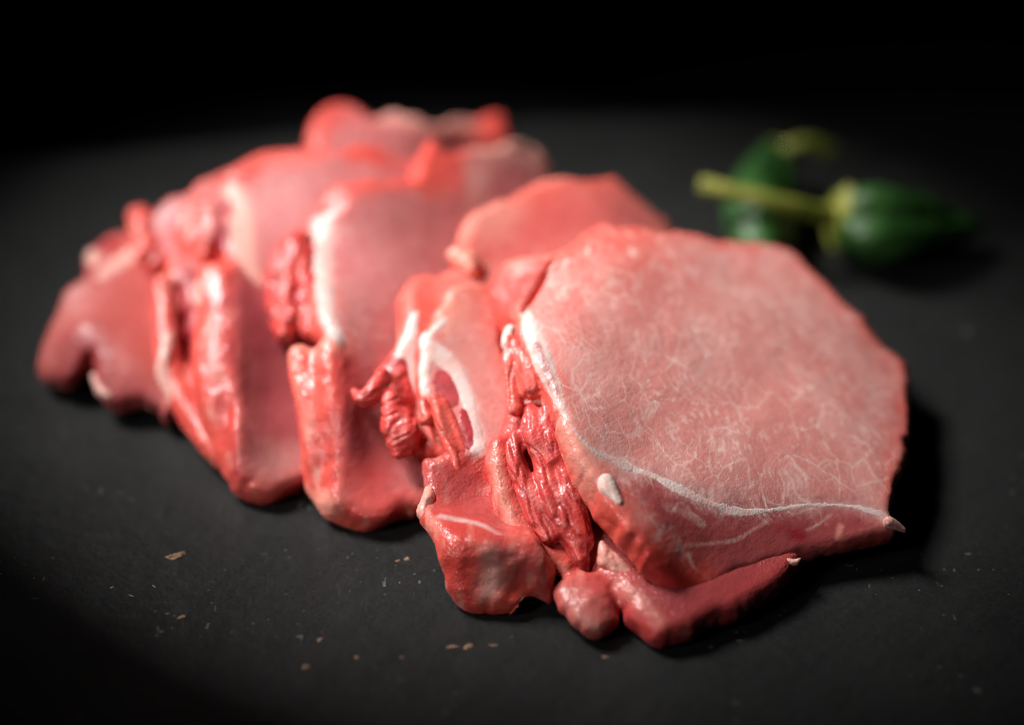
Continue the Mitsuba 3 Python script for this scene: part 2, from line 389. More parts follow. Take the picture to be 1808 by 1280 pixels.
              ([[11.91, -65.9, 32.6, 2.4], [14.25, -72.5, 30.2, 3.6], [17.55, -77.49, 27.4, 4.2], [19.57, -80.92, 22.4, 3.4], [21.15, -84.69, 18.6, 2.4]], (0.68, 0.26, 0.2), 0.9, 0.9),
              ([[25.4, -94.13, 12.8, 3.0], [23.43, -91.96, 14.4, 2.0]], (0.68, 0.26, 0.2), 0.9, 0.6), ([[24.67, -86.99, 24.2, 5.0], [27.21, -92.87, 20.6, 6.0]], (0.64, 0.082, 0.06), 1, 0.7),
              ([[20.9, -85.13, 17.2, 6.0], [27.32, -92.83, 17.0, 6.0], [35.11, -98.01, 14.6, 7.0], [43.34, -97.07, 9.2, 5.0]], (0.64, 0.082, 0.06), 0.9, 0.9),
              ([[15.27, -9.51, 44.0, 5.0], [22.62, -4.5, 44.0, 7.0], [28.46, -4.34, 43.0, 8.0], [35.18, -1.49, 41.0, 6.0]], (0.64, 0.082, 0.06), 1, 0.75),
              ([[6.43, -34.83, 41.4, 6.0], [13.58, -24.92, 42.8, 11.0], [28.08, -14.96, 42.6, 11.0], [40.28, -3.02, 39.4, 8.0]], (0.64, 0.082, 0.06), 1, 0.35),
              ([[51.16, 4.62, 35.8, 5.0], [74.2, 7.9, 28.0, 6.0], [87.91, -8.48, 21.6, 6.0], [100.28, -21.06, 14.6, 6.0], [98.76, -45.07, 13.6, 5.0]], (0.64, 0.082, 0.06), 1, 0.3),
              ([[20.89, -84.14, 19.0, 4.0], [25.34, -91.75, 17.8, 5.0], [31.25, -96.72, 13.4, 6.0], [38.04, -98.06, 7.4, 5.0]], (0.64, 0.082, 0.06), 0.8, 0.85),
              ([[32.43, -96.95, 17.2, 5.0], [37.86, -98.44, 11.4, 5.0], [43.36, -97.73, 8.0, 4.0]], (0.56, 0.04, 0.035), 0.9, 0.8),
              ([[-2.73, -16.22, 38.2, 4.0], [0.14, -23.46, 38.2, 4.5], [3.72, -18.14, 39.6, 4.5], [7.32, -13.85, 41.8, 3.0]], (0.56, 0.05, 0.04), 0.8, 0.95),
              ([[-0.58, -8.59, 39.8, 1.5], [5.2, -9.31, 41.2, 1.5], [10.24, -9.53, 42.6, 1.4], [16.88, -2.57, 43.0, 1.2]], (0.68, 0.26, 0.2), 0.9, 0.8),  # pale highlight painted along the top rim
              ([[5.96, -43.23, 39.4, 0.6], [7.31, -47.36, 38.4, 1.1], [8.79, -51.63, 37.2, 1.2], [10.38, -56.47, 35.8, 1.1], [11.7, -60.08, 35.2, 0.7]], (0.24, 0.03, 0.03), 0.6, 1),
              ([[67.24, -81.09, 11.4, 1.2], [69.14, -81.46, 11.0, 1.4]], (0.27, 0.012, 0.016), 1, 0.8),
              ([[101.42, -19.37, 14.2, 2.0], [102.6, -20.85, 12.2, 2.0]], (0.62, 0.07, 0.052), 0.9, 0.9),
              ([[63.78, -81.01, 12.6, 1.0], [65.22, -80.0, 12.6, 1.0]], (0.27, 0.012, 0.016), 1, 0.4)]},
 {'key': 'pork_cutlet_001',
  'res': 0.6,
  'face': (0.33, 0.058, 0.06),
  'rim': (0.64, 0.082, 0.06),
  'side': (0.53, 0.045, 0.038),
  'marble': 0.3,
  'wet': 0.9,
  'slabs': [{'outline': [[-4.4, -63.8, 22.0], [-5.3, -67.3, 20.5], [-3.1, -77.9, 15.2], [1.5, -85.4, 12.0], [7.5, -88.7, 10.5], [12.2, -88.4, 10.2], [17.6, -88.7, 10.5], [20.8, -93.5, 10.0],
                         [26.2, -101.7, 9.0], [31.7, -109.0, 7.7], [35.0, -110.8, 7.2], [38.7, -110.1, 7.5], [45.5, -106.8, 7.8], [53.0, -102.4, 8.2], [60.1, -98.1, 8.5], [65.8, -92.4, 9.0],
                         [70.3, -86.1, 9.0], [79.7, -68.4, 7.8], [83.1, -36.3, 8.2], [73.7, -8.3, 14.0], [51.9, 5.6, 22.2], [21.5, -5.0, 30.0], [8.1, -20.3, 30.5], [0.8, -38.4, 28.2],
                         [-1.9, -54.5, 25.0]],
             'pins': [[-4.4, -63.8, 22.0], [-3.1, -77.6, 15.0], [1.5, -85.4, 12.0], [12.2, -88.2, 10.0], [20.8, -93.5, 10.0], [26.2, -101.4, 8.8], [35.0, -110.7, 7.2], [53.0, -102.1, 8.0],
                      [65.8, -92.4, 9.0], [70.3, -86.1, 9.0], [83.2, -36.0, 8.0], [51.9, 6.0, 22.0], [21.5, -5.0, 30.0], [0.8, -38.1, 28.0], [20.2, -60.3, 19.0], [32.9, -92.2, 11.0],
                      [48.1, -62.7, 12.0]],
             't': 9,
             'r': 4},
            {'outline': [[10.8, -95.5, 8.3], [11.4, -100.3, 7.7], [14.0, -104.3, 7.0], [16.6, -107.4, 5.8], [19.5, -108.1, 5.0], [22.6, -107.3, 5.0], [24.3, -104.3, 5.7],
                         [24.0, -100.3, 7.8], [22.1, -94.5, 9.5], [16.9, -90.8, 9.8]],
             'pins': [[10.8, -95.2, 8.0], [16.6, -107.1, 5.5], [19.5, -108.1, 5.0], [24.3, -104.1, 5.5], [22.1, -94.5, 9.5], [16.9, -90.6, 9.5], [18.0, -101.7, 9.0]],
             't': 5,
             'r': 2.2}],
  'rolls': [[[-3.3, -61.7, 22.0, 2.2], [-2.7, -66.6, 19.0, 2.4], [-1.5, -73.0, 15.5, 2.6], [1.5, -78.3, 12.0, 2.8], [6.2, -84.2, 9.5, 2.8], [12.9, -89.0, 8.0, 2.4]]],
  'cuts': [],
  'parts': [{'name': 'fat_strip',
             'col': (0.68, 0.26, 0.2),
             'chains': [[[21.24, -86.32, 12.5, 1.2], [22.28, -89.02, 10.8, 2.0]], [[22.55, -89.54, 10.0, 2.2], [25.59, -92.12, 8.2, 1.8]],
                        [[24.91, -91.11, 10.0, 1.4], [29.13, -94.09, 8.4, 0.9]]],
             'k': 3,
             'rough': 1.5}],
  'strokes': [([[-4.39, -64.3, 22.4, 1.6], [-3.27, -71.07, 19.2, 1.8], [-1.22, -77.49, 15.8, 2.0], [2.16, -83.25, 12.8, 2.2], [6.86, -87.26, 11.0, 2.0], [11.54, -90.46, 9.4, 1.6]],
               (0.68, 0.26, 0.2), 0.9, 0.75),
              ([[1.49, -80.78, 14.2, 2.0], [6.19, -85.59, 12.2, 2.4], [12.89, -89.36, 10.2, 2.4]], (0.64, 0.082, 0.06), 0.9, 0.7),
              ([[13.42, -98.15, 8.4, 4.0], [17.28, -103.99, 7.6, 6.0], [21.25, -104.11, 6.8, 5.0], [22.7, -98.9, 8.2, 4.0]], (0.56, 0.15, 0.13), 0.9, 0.95),
              ([[12.75, -98.15, 8.4, 0.8], [15.96, -104.31, 7.0, 0.8], [19.23, -106.64, 5.6, 1.0]], (0.62, 0.32, 0.27), 1, 0.5),
              ([[16.73, -98.03, 9.2, 0.6], [20.64, -101.03, 8.4, 0.6]], (0.62, 0.32, 0.27), 1, 0.4),
              ([[20.81, -94.38, 9.4, 4.0], [26.03, -100.75, 5.4, 5.0], [34.25, -109.76, 5.0, 5.0]], (0.52, 0.06, 0.055), 0.9, 0.8),
              ([[24.79, -95.68, 8.8, 1.2], [29.88, -101.45, 8.8, 1.5], [34.9, -107.76, 7.6, 1.2]], (0.68, 0.26, 0.2), 1, 0.5),
              ([[22.7, -98.9, 8.2, 1.0], [28.55, -105.2, 4.2, 1.2]], (0.27, 0.012, 0.016), 1, 0.5), ([[45.66, -103.78, 7.4, 8.0], [59.45, -97.21, 6.6, 8.0]], (0.3, 0.04, 0.045), 1, 0.8)]},  # last stroke: shadow on the right front put into the colour
 {'key': 'pork_cutlet_002',
  'res': 0.6,
  'face': (0.6, 0.22, 0.195),
  'rim': (0.64, 0.082, 0.06),
  'side': (0.64, 0.082, 0.06),
  'marble': 0.35,
  'wet': 0.35,
  'slabs': [{'outline': [[-22.4, -33.3, 35.0], [-20.1, -28.3, 36.5], [-17.3, -21.6, 38.2], [-15.3, -17.2, 39.2], [-11.7, -14.4, 39.0], [-7.8, -13.2, 37.8], [-4.0, -13.4, 35.8],
                         [-1.6, -19.2, 33.2], [0.1, -35.5, 27.8], [13.4, -54.6, 14.2], [3.6, -69.5, 16.0], [-3.3, -66.6, 19.0], [-7.4, -62.9, 21.2], [-9.1, -61.7, 22.0],
                         [-12.3, -59.2, 23.5], [-15.8, -54.8, 25.2], [-19.3, -52.0, 26.5], [-22.6, -47.5, 28.2], [-22.7, -42.0, 31.0]],
             'pins': [[-22.4, -33.3, 35.0], [-17.3, -21.3, 38.0], [-11.7, -14.4, 39.0], [-4.1, -13.0, 35.5], [-1.6, -29.8, 30.5], [-9.3, -53.0, 25.0], [-7.4, -62.6, 21.0],
                      [3.6, -69.5, 16.0], [13.5, -54.3, 14.0], [-22.6, -47.2, 28.0]],
             't': 9,
             'r': 3},
            {'outline': [[-21.0, -61.7, 20.2], [-21.4, -67.0, 17.5], [-20.8, -71.5, 16.0], [-22.0, -75.8, 15.2], [-19.8, -81.2, 15.5], [-16.7, -89.9, 14.0], [-15.0, -92.7, 10.8],
                         [-14.4, -94.8, 7.2], [-9.6, -98.2, 5.0], [-3.2, -99.9, 4.8], [1.1, -99.1, 5.5], [4.1, -97.4, 6.8], [9.5, -97.7, 6.0], [10.7, -95.7, 7.0], [10.0, -94.5, 9.5],
                         [10.8, -90.5, 11.2], [7.5, -87.8, 16.0], [3.6, -70.5, 13.2], [-0.6, -60.9, 17.8], [-10.2, -58.3, 21.0]],
             'pins': [[-21.0, -61.5, 20.0], [-21.0, -73.0, 15.5], [-16.7, -89.9, 14.0], [-12.2, -90.7, 16.5], [-4.5, -92.0, 17.0], [2.8, -93.2, 15.5], [7.4, -94.9, 13.5], [10.8, -93.9, 8.0],
                      [10.1, -97.0, 5.5], [1.1, -99.1, 5.5], [-9.6, -98.2, 5.0], [-14.4, -94.5, 7.0], [-12.2, -72.8, 13.5], [-6.0, -75.9, 13.5], [-0.5, -82.1, 14.5], [-10.2, -58.3, 21.0],
                      [-14.3, -66.4, 17.0], [-7.2, -95.0, 10.0], [2.8, -95.3, 7.5]],
             't': 7,
             'r': 3}],
  'rolls': [],
  'cuts': [[[2.4, -94.6, 1.5, 3.6], [1.7, -93.2, 3.5, 2.0]]],
  'parts': [{'name': 'fat_strip',
             'col': (0.68, 0.52, 0.49),
             'lift': 0.18,
             'chains': [[[-22.49, -31.98, 33.6, 1.2], [-20.69, -35.89, 33.4, 2.2], [-18.0, -37.76, 32.0, 2.8], [-14.61, -40.22, 30.0, 2.7], [-12.31, -44.48, 28.0, 2.3],
                         [-10.45, -49.57, 26.0, 2.1], [-9.28, -55.46, 24.0, 1.8], [-8.55, -60.74, 21.2, 2.4]],
                        [[-20.69, -36.09, 33.2, 1.8], [-21.47, -39.93, 31.2, 2.0], [-21.96, -43.94, 29.0, 1.8], [-22.21, -46.41, 27.4, 1.4]],
                        [[-20.75, -33.03, 34.4, 1.0], [-18.68, -30.55, 35.0, 1.3], [-16.6, -27.82, 35.6, 1.2]]]},
            {'name': 'muscle_eye', 'col': (0.4, 0.055, 0.06), 'lift': 0.2, 'chains': [[[-16.8, -43.48, 29.0, 3.0], [-15.91, -46.66, 27.6, 3.4], [-15.04, -49.42, 26.6, 2.4]]]},
            {'name': 'muscle_eye', 'col': (0.33, 0.03, 0.035), 'lift': 0.2, 'chains': [[[-11.66, -52.36, 25.4, 1.6], [-10.79, -56.55, 24.0, 2.2], [-9.94, -59.9, 21.4, 2.0]]]},
            {'name': 'muscle_lobe',
             'col': (0.64, 0.082, 0.06),
             'chains': [[[-18.93, -49.25, 27.0, 1.6], [-17.48, -53.89, 24.5, 2.0], [-15.08, -58.83, 20.5, 1.9], [-13.24, -64.14, 16.5, 1.5]],
                        [[-16.69, -49.92, 27.0, 1.0], [-14.13, -55.03, 24.0, 1.3], [-11.62, -59.79, 19.5, 1.2], [-10.38, -61.75, 17.0, 0.7]]],
             'k': 1},
            {'name': 'rim_muscle',
             'col': (0.64, 0.082, 0.06),
             'chains': [[[-19.54, -43.41, 25.0, 2.4], [-18.06, -49.62, 21.0, 3.2], [-15.94, -54.54, 16.0, 3.4]], [[-22.04, -48.95, 25.5, 1.8], [-21.12, -52.84, 24.0, 2.2]]],
             'k': 2.5,
             'rough': 0.8},
            {'name': 'fat_fringe',
             'col': (0.68, 0.26, 0.2),
             'chains': [[[-20.78, -72.98, 14.0, 1.5], [-21.29, -74.94, 13.0, 1.8], [-20.02, -76.84, 12.5, 1.4]], [[-20.02, -69.97, 15.0, 1.4], [-20.22, -72.47, 15.0, 1.4]]]}],
  'strokes': [([[-16.78, -79.48, 15.4, 1.0], [-12.01, -80.93, 15.6, 1.2], [-7.27, -82.79, 16.0, 1.0], [-3.21, -86.28, 16.8, 0.8]], (0.68, 0.52, 0.49), 0.8, 0.8),
              ([[-5.86, -96.55, 7.8, 3.0], [-4.52, -94.57, 11.4, 3.0], [-4.78, -93.15, 14.6, 2.5]], (0.62, 0.32, 0.27), 0.8, 0.9),
              ([[-12.53, -93.05, 11.8, 4.0], [-11.88, -94.83, 8.0, 4.0]], (0.53, 0.045, 0.038), 0.9, 0.8),
              ([[-17.03, -67.82, 16.4, 8.0], [-10.15, -70.87, 13.6, 8.0], [-3.28, -74.32, 13.0, 8.0]], (0.33, 0.058, 0.06), 0.9, 0.7),  # tail hollow painted darker for the shade behind its ridge
              ([[-0.53, -92.83, 15.2, 6.0], [6.12, -95.0, 11.8, 5.0]], (0.33, 0.058, 0.06), 0.9, 0.6),
              ([[-10.65, -15.4, 37.6, 4.0], [-14.87, -20.25, 37.6, 5.0], [-16.18, -27.37, 35.8, 4.0]], (0.68, 0.26, 0.2), 0.9, 0.8),
              ([[-6.33, -17.54, 35.6, 7.0], [-3.44, -23.12, 32.6, 7.0]], (0.64, 0.082, 0.06), 1, 0.5)]},
 {'key': 'pork_cutlet_003',
  'res': 0.6,
  'face': (0.58, 0.165, 0.135),
  'rim': (0.64, 0.082, 0.06),
  'side': (0.64, 0.082, 0.06),
  'marble': 0.3,
  'wet': 0.0,
  'slabs': [{'outline': [[-28.1, -30.7, 33.0], [-28.0, -24.3, 35.2], [-27.5, -17.2, 36.2], [-26.3, -12.1, 37.0], [-23.1, -9.2, 37.0], [-18.8, -8.0, 36.5], [-15.2, -4.1, 36.2],
                         [-14.1, 0.4, 37.0], [-13.2, 7.9, 38.0], [-10.7, 14.3, 39.0], [-4.8, 20.1, 39.0], [1.5, 24.5, 38.8], [6.7, 30.0, 38.8], [12.5, 33.6, 38.0], [20.6, 36.3, 36.0],
                         [28.4, 41.4, 33.0], [30.1, 40.1, 32.0], [34.7, 37.6, 29.0], [39.8, 35.3, 25.8], [44.9, 31.9, 22.2], [41.3, 4.9, 22.8], [28.4, -23.5, 22.0], [6.5, -44.8, 15.2],
                         [-14.5, -55.7, 17.0], [-22.9, -54.5, 17.8], [-28.6, -48.7, 20.2], [-31.6, -42.2, 24.0], [-33.9, -37.2, 27.2], [-31.1, -35.1, 29.2]],
             'pins': [[-28.1, -30.7, 33.0], [-27.5, -16.9, 36.0], [-23.1, -9.2, 37.0], [-13.2, 7.9, 38.0], [1.5, 24.9, 38.5], [12.5, 33.6, 38.0], [28.4, 41.4, 33.0], [44.9, 32.2, 22.0],
                      [28.4, -23.5, 22.0], [6.5, -44.5, 15.0], [-14.5, -55.7, 17.0], [-28.6, -48.4, 20.0], [-34.0, -36.9, 27.0], [-0.6, 4.6, 34.0], [14.4, 15.7, 33.5], [26.7, 23.2, 32.0],
                      [-14.8, -29.1, 30.0]],
             't': 9,
             'r': 3.8}],
  'rolls': [],
  'cuts': [],
  'parts': [{'name': 'fat_strip',
             'col': (0.68, 0.52, 0.49),
             'lift': 0.2,
             'chains': [[[-24.41, -24.32, 34.4, 1.2], [-25.28, -29.29, 32.8, 2.2], [-26.63, -32.98, 30.8, 2.4], [-28.88, -35.43, 28.4, 2.0], [-30.26, -37.11, 27.2, 1.4]],
                        [[-25.81, -31.87, 31.2, 1.8], [-24.75, -36.09, 28.2, 1.9], [-24.54, -40.91, 24.8, 1.6], [-24.76, -44.67, 22.4, 1.4]]]},
            {'name': 'muscle_eye', 'col': (0.42, 0.05, 0.055), 'lift': 0.25, 'chains': [[[-28.86, -36.09, 28.2, 3.2], [-27.42, -37.75, 26.8, 2.6]]]},
            {'name': 'rim_muscle',
             'col': (0.53, 0.045, 0.038),
             'chains': [[[-39.05, -43.86, 25.0, 1.2], [-36.98, -46.1, 25.0, 2.2], [-34.47, -45.11, 26.0, 2.6], [-32.06, -40.86, 28.0, 2.2]],
                        [[-28.15, -37.87, 26.0, 2.4], [-27.04, -45.18, 21.0, 3.2], [-25.8, -52.36, 16.0, 3.2]],
                        [[-30.07, -42.86, 26.0, 1.8], [-29.66, -48.26, 23.5, 2.4], [-29.03, -52.31, 20.5, 3.0], [-27.85, -57.3, 16.5, 1.6]],
                        [[-26.5, -50.96, 23.0, 1.8], [-25.08, -53.89, 20.0, 2.6], [-25.38, -56.22, 16.5, 1.8]]],
             'k': 1.8},
            {'name': 'fat_nub', 'col': (0.64, 0.2, 0.14), 'chains': [[[-14.07, -1.97, 36.5, 2.8], [-11.7, -3.78, 36.0, 3.2]], [[-9.91, -7.09, 35.5, 2.0]]], 'k': 3, 'rough': 0.5}],
  'strokes': [([[-11.76, 10.94, 36.8, 5.0], [-10.92, 3.76, 36.4, 5.0]], (0.62, 0.07, 0.052), 0.9, 0.8),
              ([[2.41, 19.58, 37.2, 7.0], [14.62, 28.84, 36.4, 6.0], [27.16, 37.48, 33.0, 5.0]], (0.64, 0.082, 0.06), 1, 0.7),
              ([[-5.04, 5.47, 35.2, 8.0], [5.37, 10.04, 33.8, 9.0], [19.03, 19.8, 33.4, 8.0], [29.87, 25.2, 30.6, 6.0]], (0.5, 0.075, 0.07), 1, 0.75),
              ([[3.96, 28.84, 36.4, 2.0], [13.17, 33.49, 36.4, 2.0]], (0.68, 0.26, 0.2), 1, 0.6),
              ([[-24.43, -13.21, 36.0, 5.0], [-23.49, -21.28, 34.8, 5.0], [-21.95, -26.29, 33.2, 5.0]], (0.64, 0.082, 0.06), 1, 0.9),
              ([[-11.01, 10.36, 37.2, 6.0], [-3.6, 17.37, 37.8, 6.0]], (0.68, 0.26, 0.2), 1, 0.6)]},
 {'key': 'pork_cutlet_004',
  'res': 0.7,
  'face': (0.46, 0.135, 0.132),
  'rim': (0.64, 0.082, 0.06),
  'side': (0.64, 0.082, 0.06),
  'marble': 0.3,
  'wet': 0.0,
  'slabs': [{'outline': [[-53.5, 11.7, 36.2], [-51.4, 15.0, 38.5], [-45.8, 15.9, 41.0], [-47.7, 18.6, 41.5], [-45.6, 22.1, 43.2], [-38.2, 23.9, 43.5], [-30.8, 26.7, 42.0],
                         [-25.7, 30.6, 41.2], [-24.8, 37.4, 42.2], [-21.5, 45.4, 43.2], [-17.6, 43.0, 40.8], [-11.2, 46.9, 39.0], [-2.7, 52.4, 36.0], [4.1, 56.5, 32.2], [8.1, 56.7, 29.2],
                         [11.6, 53.1, 25.2], [15.1, 39.1, 17.2], [6.9, -3.4, 10.2], [-7.7, -44.0, 9.0], [-15.9, -60.2, 8.0], [-21.4, -66.4, 7.2], [-26.2, -66.3, 7.8], [-30.2, -69.6, 7.0],
                         [-36.5, -69.4, 7.8], [-42.0, -68.0, 9.2], [-43.5, -64.6, 11.8], [-42.3, -57.9, 17.0], [-41.2, -50.8, 22.0], [-41.7, -43.4, 26.8], [-43.0, -33.2, 31.0],
                         [-44.6, -30.1, 32.5], [-47.7, -25.0, 34.0], [-50.2, -11.8, 35.0], [-52.4, 0.6, 35.0]],
             'pins': [[-53.6, 12.1, 36.0], [-45.8, 15.9, 41.0], [-45.6, 22.5, 43.0], [-30.8, 26.7, 42.0], [-21.5, 45.8, 43.0], [-2.7, 52.4, 36.0], [11.6, 53.4, 25.0], [15.1, 39.4, 17.0],
                      [6.9, -3.0, 10.0], [-15.9, -60.2, 8.0], [-21.4, -66.1, 7.0], [-30.2, -69.6, 7.0], [-42.1, -67.7, 9.0], [-41.2, -50.8, 22.0], [-43.0, -33.2, 31.0], [-50.2, -11.8, 35.0],
                      [-30.2, 3.5, 33.0], [-22.2, -27.9, 20.0], [-30.1, -53.2, 13.0]],
             't': 10,
             'r': 3}],
  'rolls': [[[-53.7, -31.0, 26.0, 3.2], [-51.6, -40.7, 21.0, 3.6], [-49.3, -50.0, 14.0, 3.6], [-48.0, -56.4, 6.5, 3.6], [-45.5, -60.3, 4.0, 3.2]],
            [[-45.3, -32.5, 29.0, 3.4], [-44.0, -42.2, 24.0, 4.0], [-42.1, -50.4, 18.0, 4.0], [-39.9, -56.1, 10.0, 4.4], [-36.3, -62.2, 4.5, 3.4], [-29.9, -64.6, 4.0, 2.8]]],
  'cuts': [],
  'parts': [{'name': 'fat_strip',
             'col': (0.46, 0.34, 0.32),
             'lift': 0.18,
             'chains': [[[-47.05, 17.53, 38.6, 3.5], [-49.83, 13.42, 37.8, 4.0], [-50.02, 7.47, 35.6, 3.4], [-48.93, -3.84, 34.6, 3.0], [-47.54, -17.52, 33.8, 2.6],
                         [-46.25, -25.1, 33.2, 2.6], [-43.39, -31.49, 31.8, 2.2]]]},
            {'name': 'muscle_lobe',
             'col': (0.53, 0.045, 0.038),
             'chains': [[[-54.92, 8.46, 34.0, 3.0], [-58.1, 3.58, 32.0, 4.4], [-59.84, -2.49, 30.0, 4.2], [-59.26, -9.45, 26.0, 4.0], [-58.18, -16.96, 22.5, 2.8]],
                        [[-54.19, 3.45, 33.0, 3.4], [-53.41, -5.67, 30.5, 2.6], [-51.92, -13.24, 27.0, 3.2], [-50.99, -19.7, 25.5, 3.0]],
                        [[-56.11, 3.45, 33.0, 3.6], [-56.58, -3.62, 29.0, 4.2], [-55.33, -13.67, 25.5, 3.6]]]},
            {'name': 'fat_fringe',
             'col': (0.62, 0.32, 0.27),
             'chains': [[[-1.41, 53.79, 34.46, 0.9], [1.73, 55.43, 32.99, 1.4], [4.43, 57.08, 30.8, 1.3], [7.28, 56.65, 29.2, 1.3], [10.15, 55.16, 26.05, 1.0]]]}],
  'strokes': [([[-55.78, -31.68, 28.0, 2.6], [-51.84, -30.39, 28.8, 3.4], [-46.57, -32.68, 32.0, 3.4], [-43.02, -33.5, 31.2, 2.6]], (0.68, 0.26, 0.2), 0.9, 0.9),
              ([[-54.46, -34.81, 27.2, 1.6], [-52.67, -43.42, 23.2, 1.6], [-50.32, -51.61, 17.2, 1.6]], (0.68, 0.26, 0.2), 0.9, 0.7),  # bright line of light on the left edge, painted in
              ([[-47.18, 21.7, 41.2, 3.5], [-41.92, 22.6, 42.4, 5.0], [-32.34, 26.1, 40.6, 4.0]], (0.62, 0.07, 0.052), 0.8, 0.95),
              ([[-21.45, 44.25, 41.8, 4.0], [-22.01, 35.18, 40.4, 7.0], [-23.38, 28.99, 39.4, 5.0]], (0.62, 0.07, 0.052), 0.8, 0.95),
              ([[-15.98, 38.23, 38.4, 5.0], [-17.4, 31.74, 37.2, 5.0]], (0.62, 0.07, 0.052), 0.9, 0.7),
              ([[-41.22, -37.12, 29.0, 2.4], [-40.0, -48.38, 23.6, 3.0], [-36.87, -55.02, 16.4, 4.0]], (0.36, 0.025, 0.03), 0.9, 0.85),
              ([[-8.42, 48.58, 36.8, 4.0], [-0.63, 52.9, 34.0, 4.0], [7.27, 54.26, 28.8, 4.0]], (0.62, 0.32, 0.27), 1, 0.8),
              ([[-9.88, 39.68, 35.6, 3.0], [-9.5, 30.97, 32.2, 3.0]], (0.62, 0.32, 0.27), 1, 0.4),
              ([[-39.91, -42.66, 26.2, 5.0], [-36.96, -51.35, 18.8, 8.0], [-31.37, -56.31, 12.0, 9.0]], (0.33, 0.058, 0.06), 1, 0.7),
              ([[-48.17, -62.49, 4.4, 3.0], [-45.05, -65.84, 6.8, 3.0]], (0.68, 0.26, 0.2), 0.8, 0.9),
              ([[-51.57, -35.33, 27.6, 5.0], [-49.04, -44.41, 24.0, 6.0]], (0.64, 0.082, 0.06), 1, 0.8),
              ([[-35.37, -61.57, 11.0, 6.0], [-33.86, -65.62, 9.0, 6.0]], (0.53, 0.045, 0.038), 1, 0.6)]},
 {'key': 'pork_cutlet_005',
  'res': 0.8,
  'face': (0.46, 0.135, 0.132),
  'rim': (0.64, 0.082, 0.06),
  'side': (0.64, 0.082, 0.06),
  'marble': 0.2,
  'wet': 0.0,
  'slabs': [{'outline': [[-80.6, 26.7, 33.2], [-77.0, 30.5, 35.2], [-78.7, 34.4, 37.2], [-74.5, 37.9, 39.0], [-67.1, 43.0, 40.2], [-56.6, 43.0, 40.8], [-46.9, 43.2, 41.0],
                         [-40.9, 46.6, 41.0], [-35.5, 46.4, 39.5], [-31.7, 45.8, 37.5], [-19.4, 47.6, 32.2], [-8.4, 31.9, 22.2], [-12.6, -3.4, 10.2], [-29.6, -33.3, 5.8],
                         [-43.2, -49.3, 6.0], [-50.3, -54.3, 6.2], [-58.1, -59.6, 6.0], [-64.4, -58.5, 7.2], [-67.2, -56.4, 10.2], [-68.8, -49.2, 17.0], [-70.5, -36.4, 21.2],
                         [-71.4, -20.5, 27.0], [-72.8, -3.9, 31.0], [-74.9, 5.6, 31.5], [-77.8, 13.0, 31.8]],
             'pins': [[-80.6, 27.1, 33.0], [-74.5, 37.9, 39.0], [-67.2, 43.4, 40.0], [-40.9, 46.6, 41.0], [-19.4, 48.0, 32.0], [-8.4, 32.2, 22.0], [-12.6, -3.0, 10.0], [-43.2, -49.3, 6.0],
                      [-50.3, -54.1, 6.0], [-58.1, -59.6, 6.0], [-64.5, -58.2, 7.0], [-68.8, -49.2, 17.0], [-71.5, -20.5, 27.0], [-72.8, -3.9, 31.0], [-60.0, 0.5, 26.0],
                      [-61.0, -33.2, 15.0], [-45.9, 17.9, 32.0]],
             't': 9,
             'r': 3}],
  'rolls': [[[-79.4, 0.3, 28.0, 3.0], [-79.2, -10.3, 23.0, 3.5], [-79.0, -23.7, 18.5, 3.8], [-76.3, -34.7, 12.5, 3.8], [-71.8, -44.9, 6.0, 3.6], [-66.0, -53.5, 4.0, 3.0]],
            [[-74.8, -1.1, 29.0, 3.0], [-74.0, -13.0, 25.0, 3.6], [-73.4, -25.6, 20.0, 4.0], [-71.5, -35.9, 13.5, 4.0], [-67.3, -46.0, 7.0, 4.0], [-62.1, -54.5, 4.0, 3.0]]],
  'cuts': [],
  'parts': [{'name': 'fat_strip',
             'col': (0.62, 0.32, 0.27),
             'lift': 0.18,
             'chains': [[[-81.31, 28.08, 31.4, 2.4], [-78.29, 33.27, 31.2, 2.8], [-74.08, 28.27, 34.4, 3.2], [-72.38, 21.25, 32.4, 3.6], [-71.31, 11.42, 31.0, 3.6], [-69.2, 3.34, 29.8, 3.0],
                         [-66.18, -2.25, 28.0, 2.0]]]},
            {'name': 'muscle_eye', 'col': (0.27, 0.012, 0.016), 'lift': 0.25, 'chains': [[[-77.64, 26.25, 33.2, 3.0], [-76.19, 23.12, 32.4, 2.6]]]},
            {'name': 'muscle_eye', 'col': (0.2, 0.012, 0.02), 'lift': 0.25, 'chains': [[[-76.67, 17.9, 31.6, 2.0], [-76.22, 10.25, 30.0, 2.4]]]},
            {'name': 'muscle_lobe',
             'col': (0.64, 0.082, 0.06),
             'chains': [[[-84.62, 27.31, 31.0, 3.6], [-86.65, 22.89, 28.5, 4.0], [-85.79, 16.6, 25.5, 4.0], [-84.42, 10.5, 21.5, 2.6]],
                        [[-81.19, 23.89, 31.5, 3.0], [-80.95, 15.68, 28.0, 3.4], [-82.02, 11.5, 24.5, 2.6]]],
             'k': 4},
            {'name': 'fat_nub', 'col': (0.68, 0.26, 0.2), 'chains': [[[-80.35, -2.81, 27.5, 2.4], [-79.73, -7.55, 25.5, 2.8], [-78.68, -10.45, 24.0, 2.2]]]}],
  'strokes': [([[-72.69, 36.05, 38.0, 4.0], [-65.29, 40.62, 39.4, 5.0], [-56.07, 41.38, 40.0, 4.0]], (0.62, 0.07, 0.052), 0.9, 0.8),
              ([[-42.01, 43.64, 40.0, 5.0], [-37.41, 43.48, 39.0, 5.0]], (0.62, 0.07, 0.052), 0.8, 1),
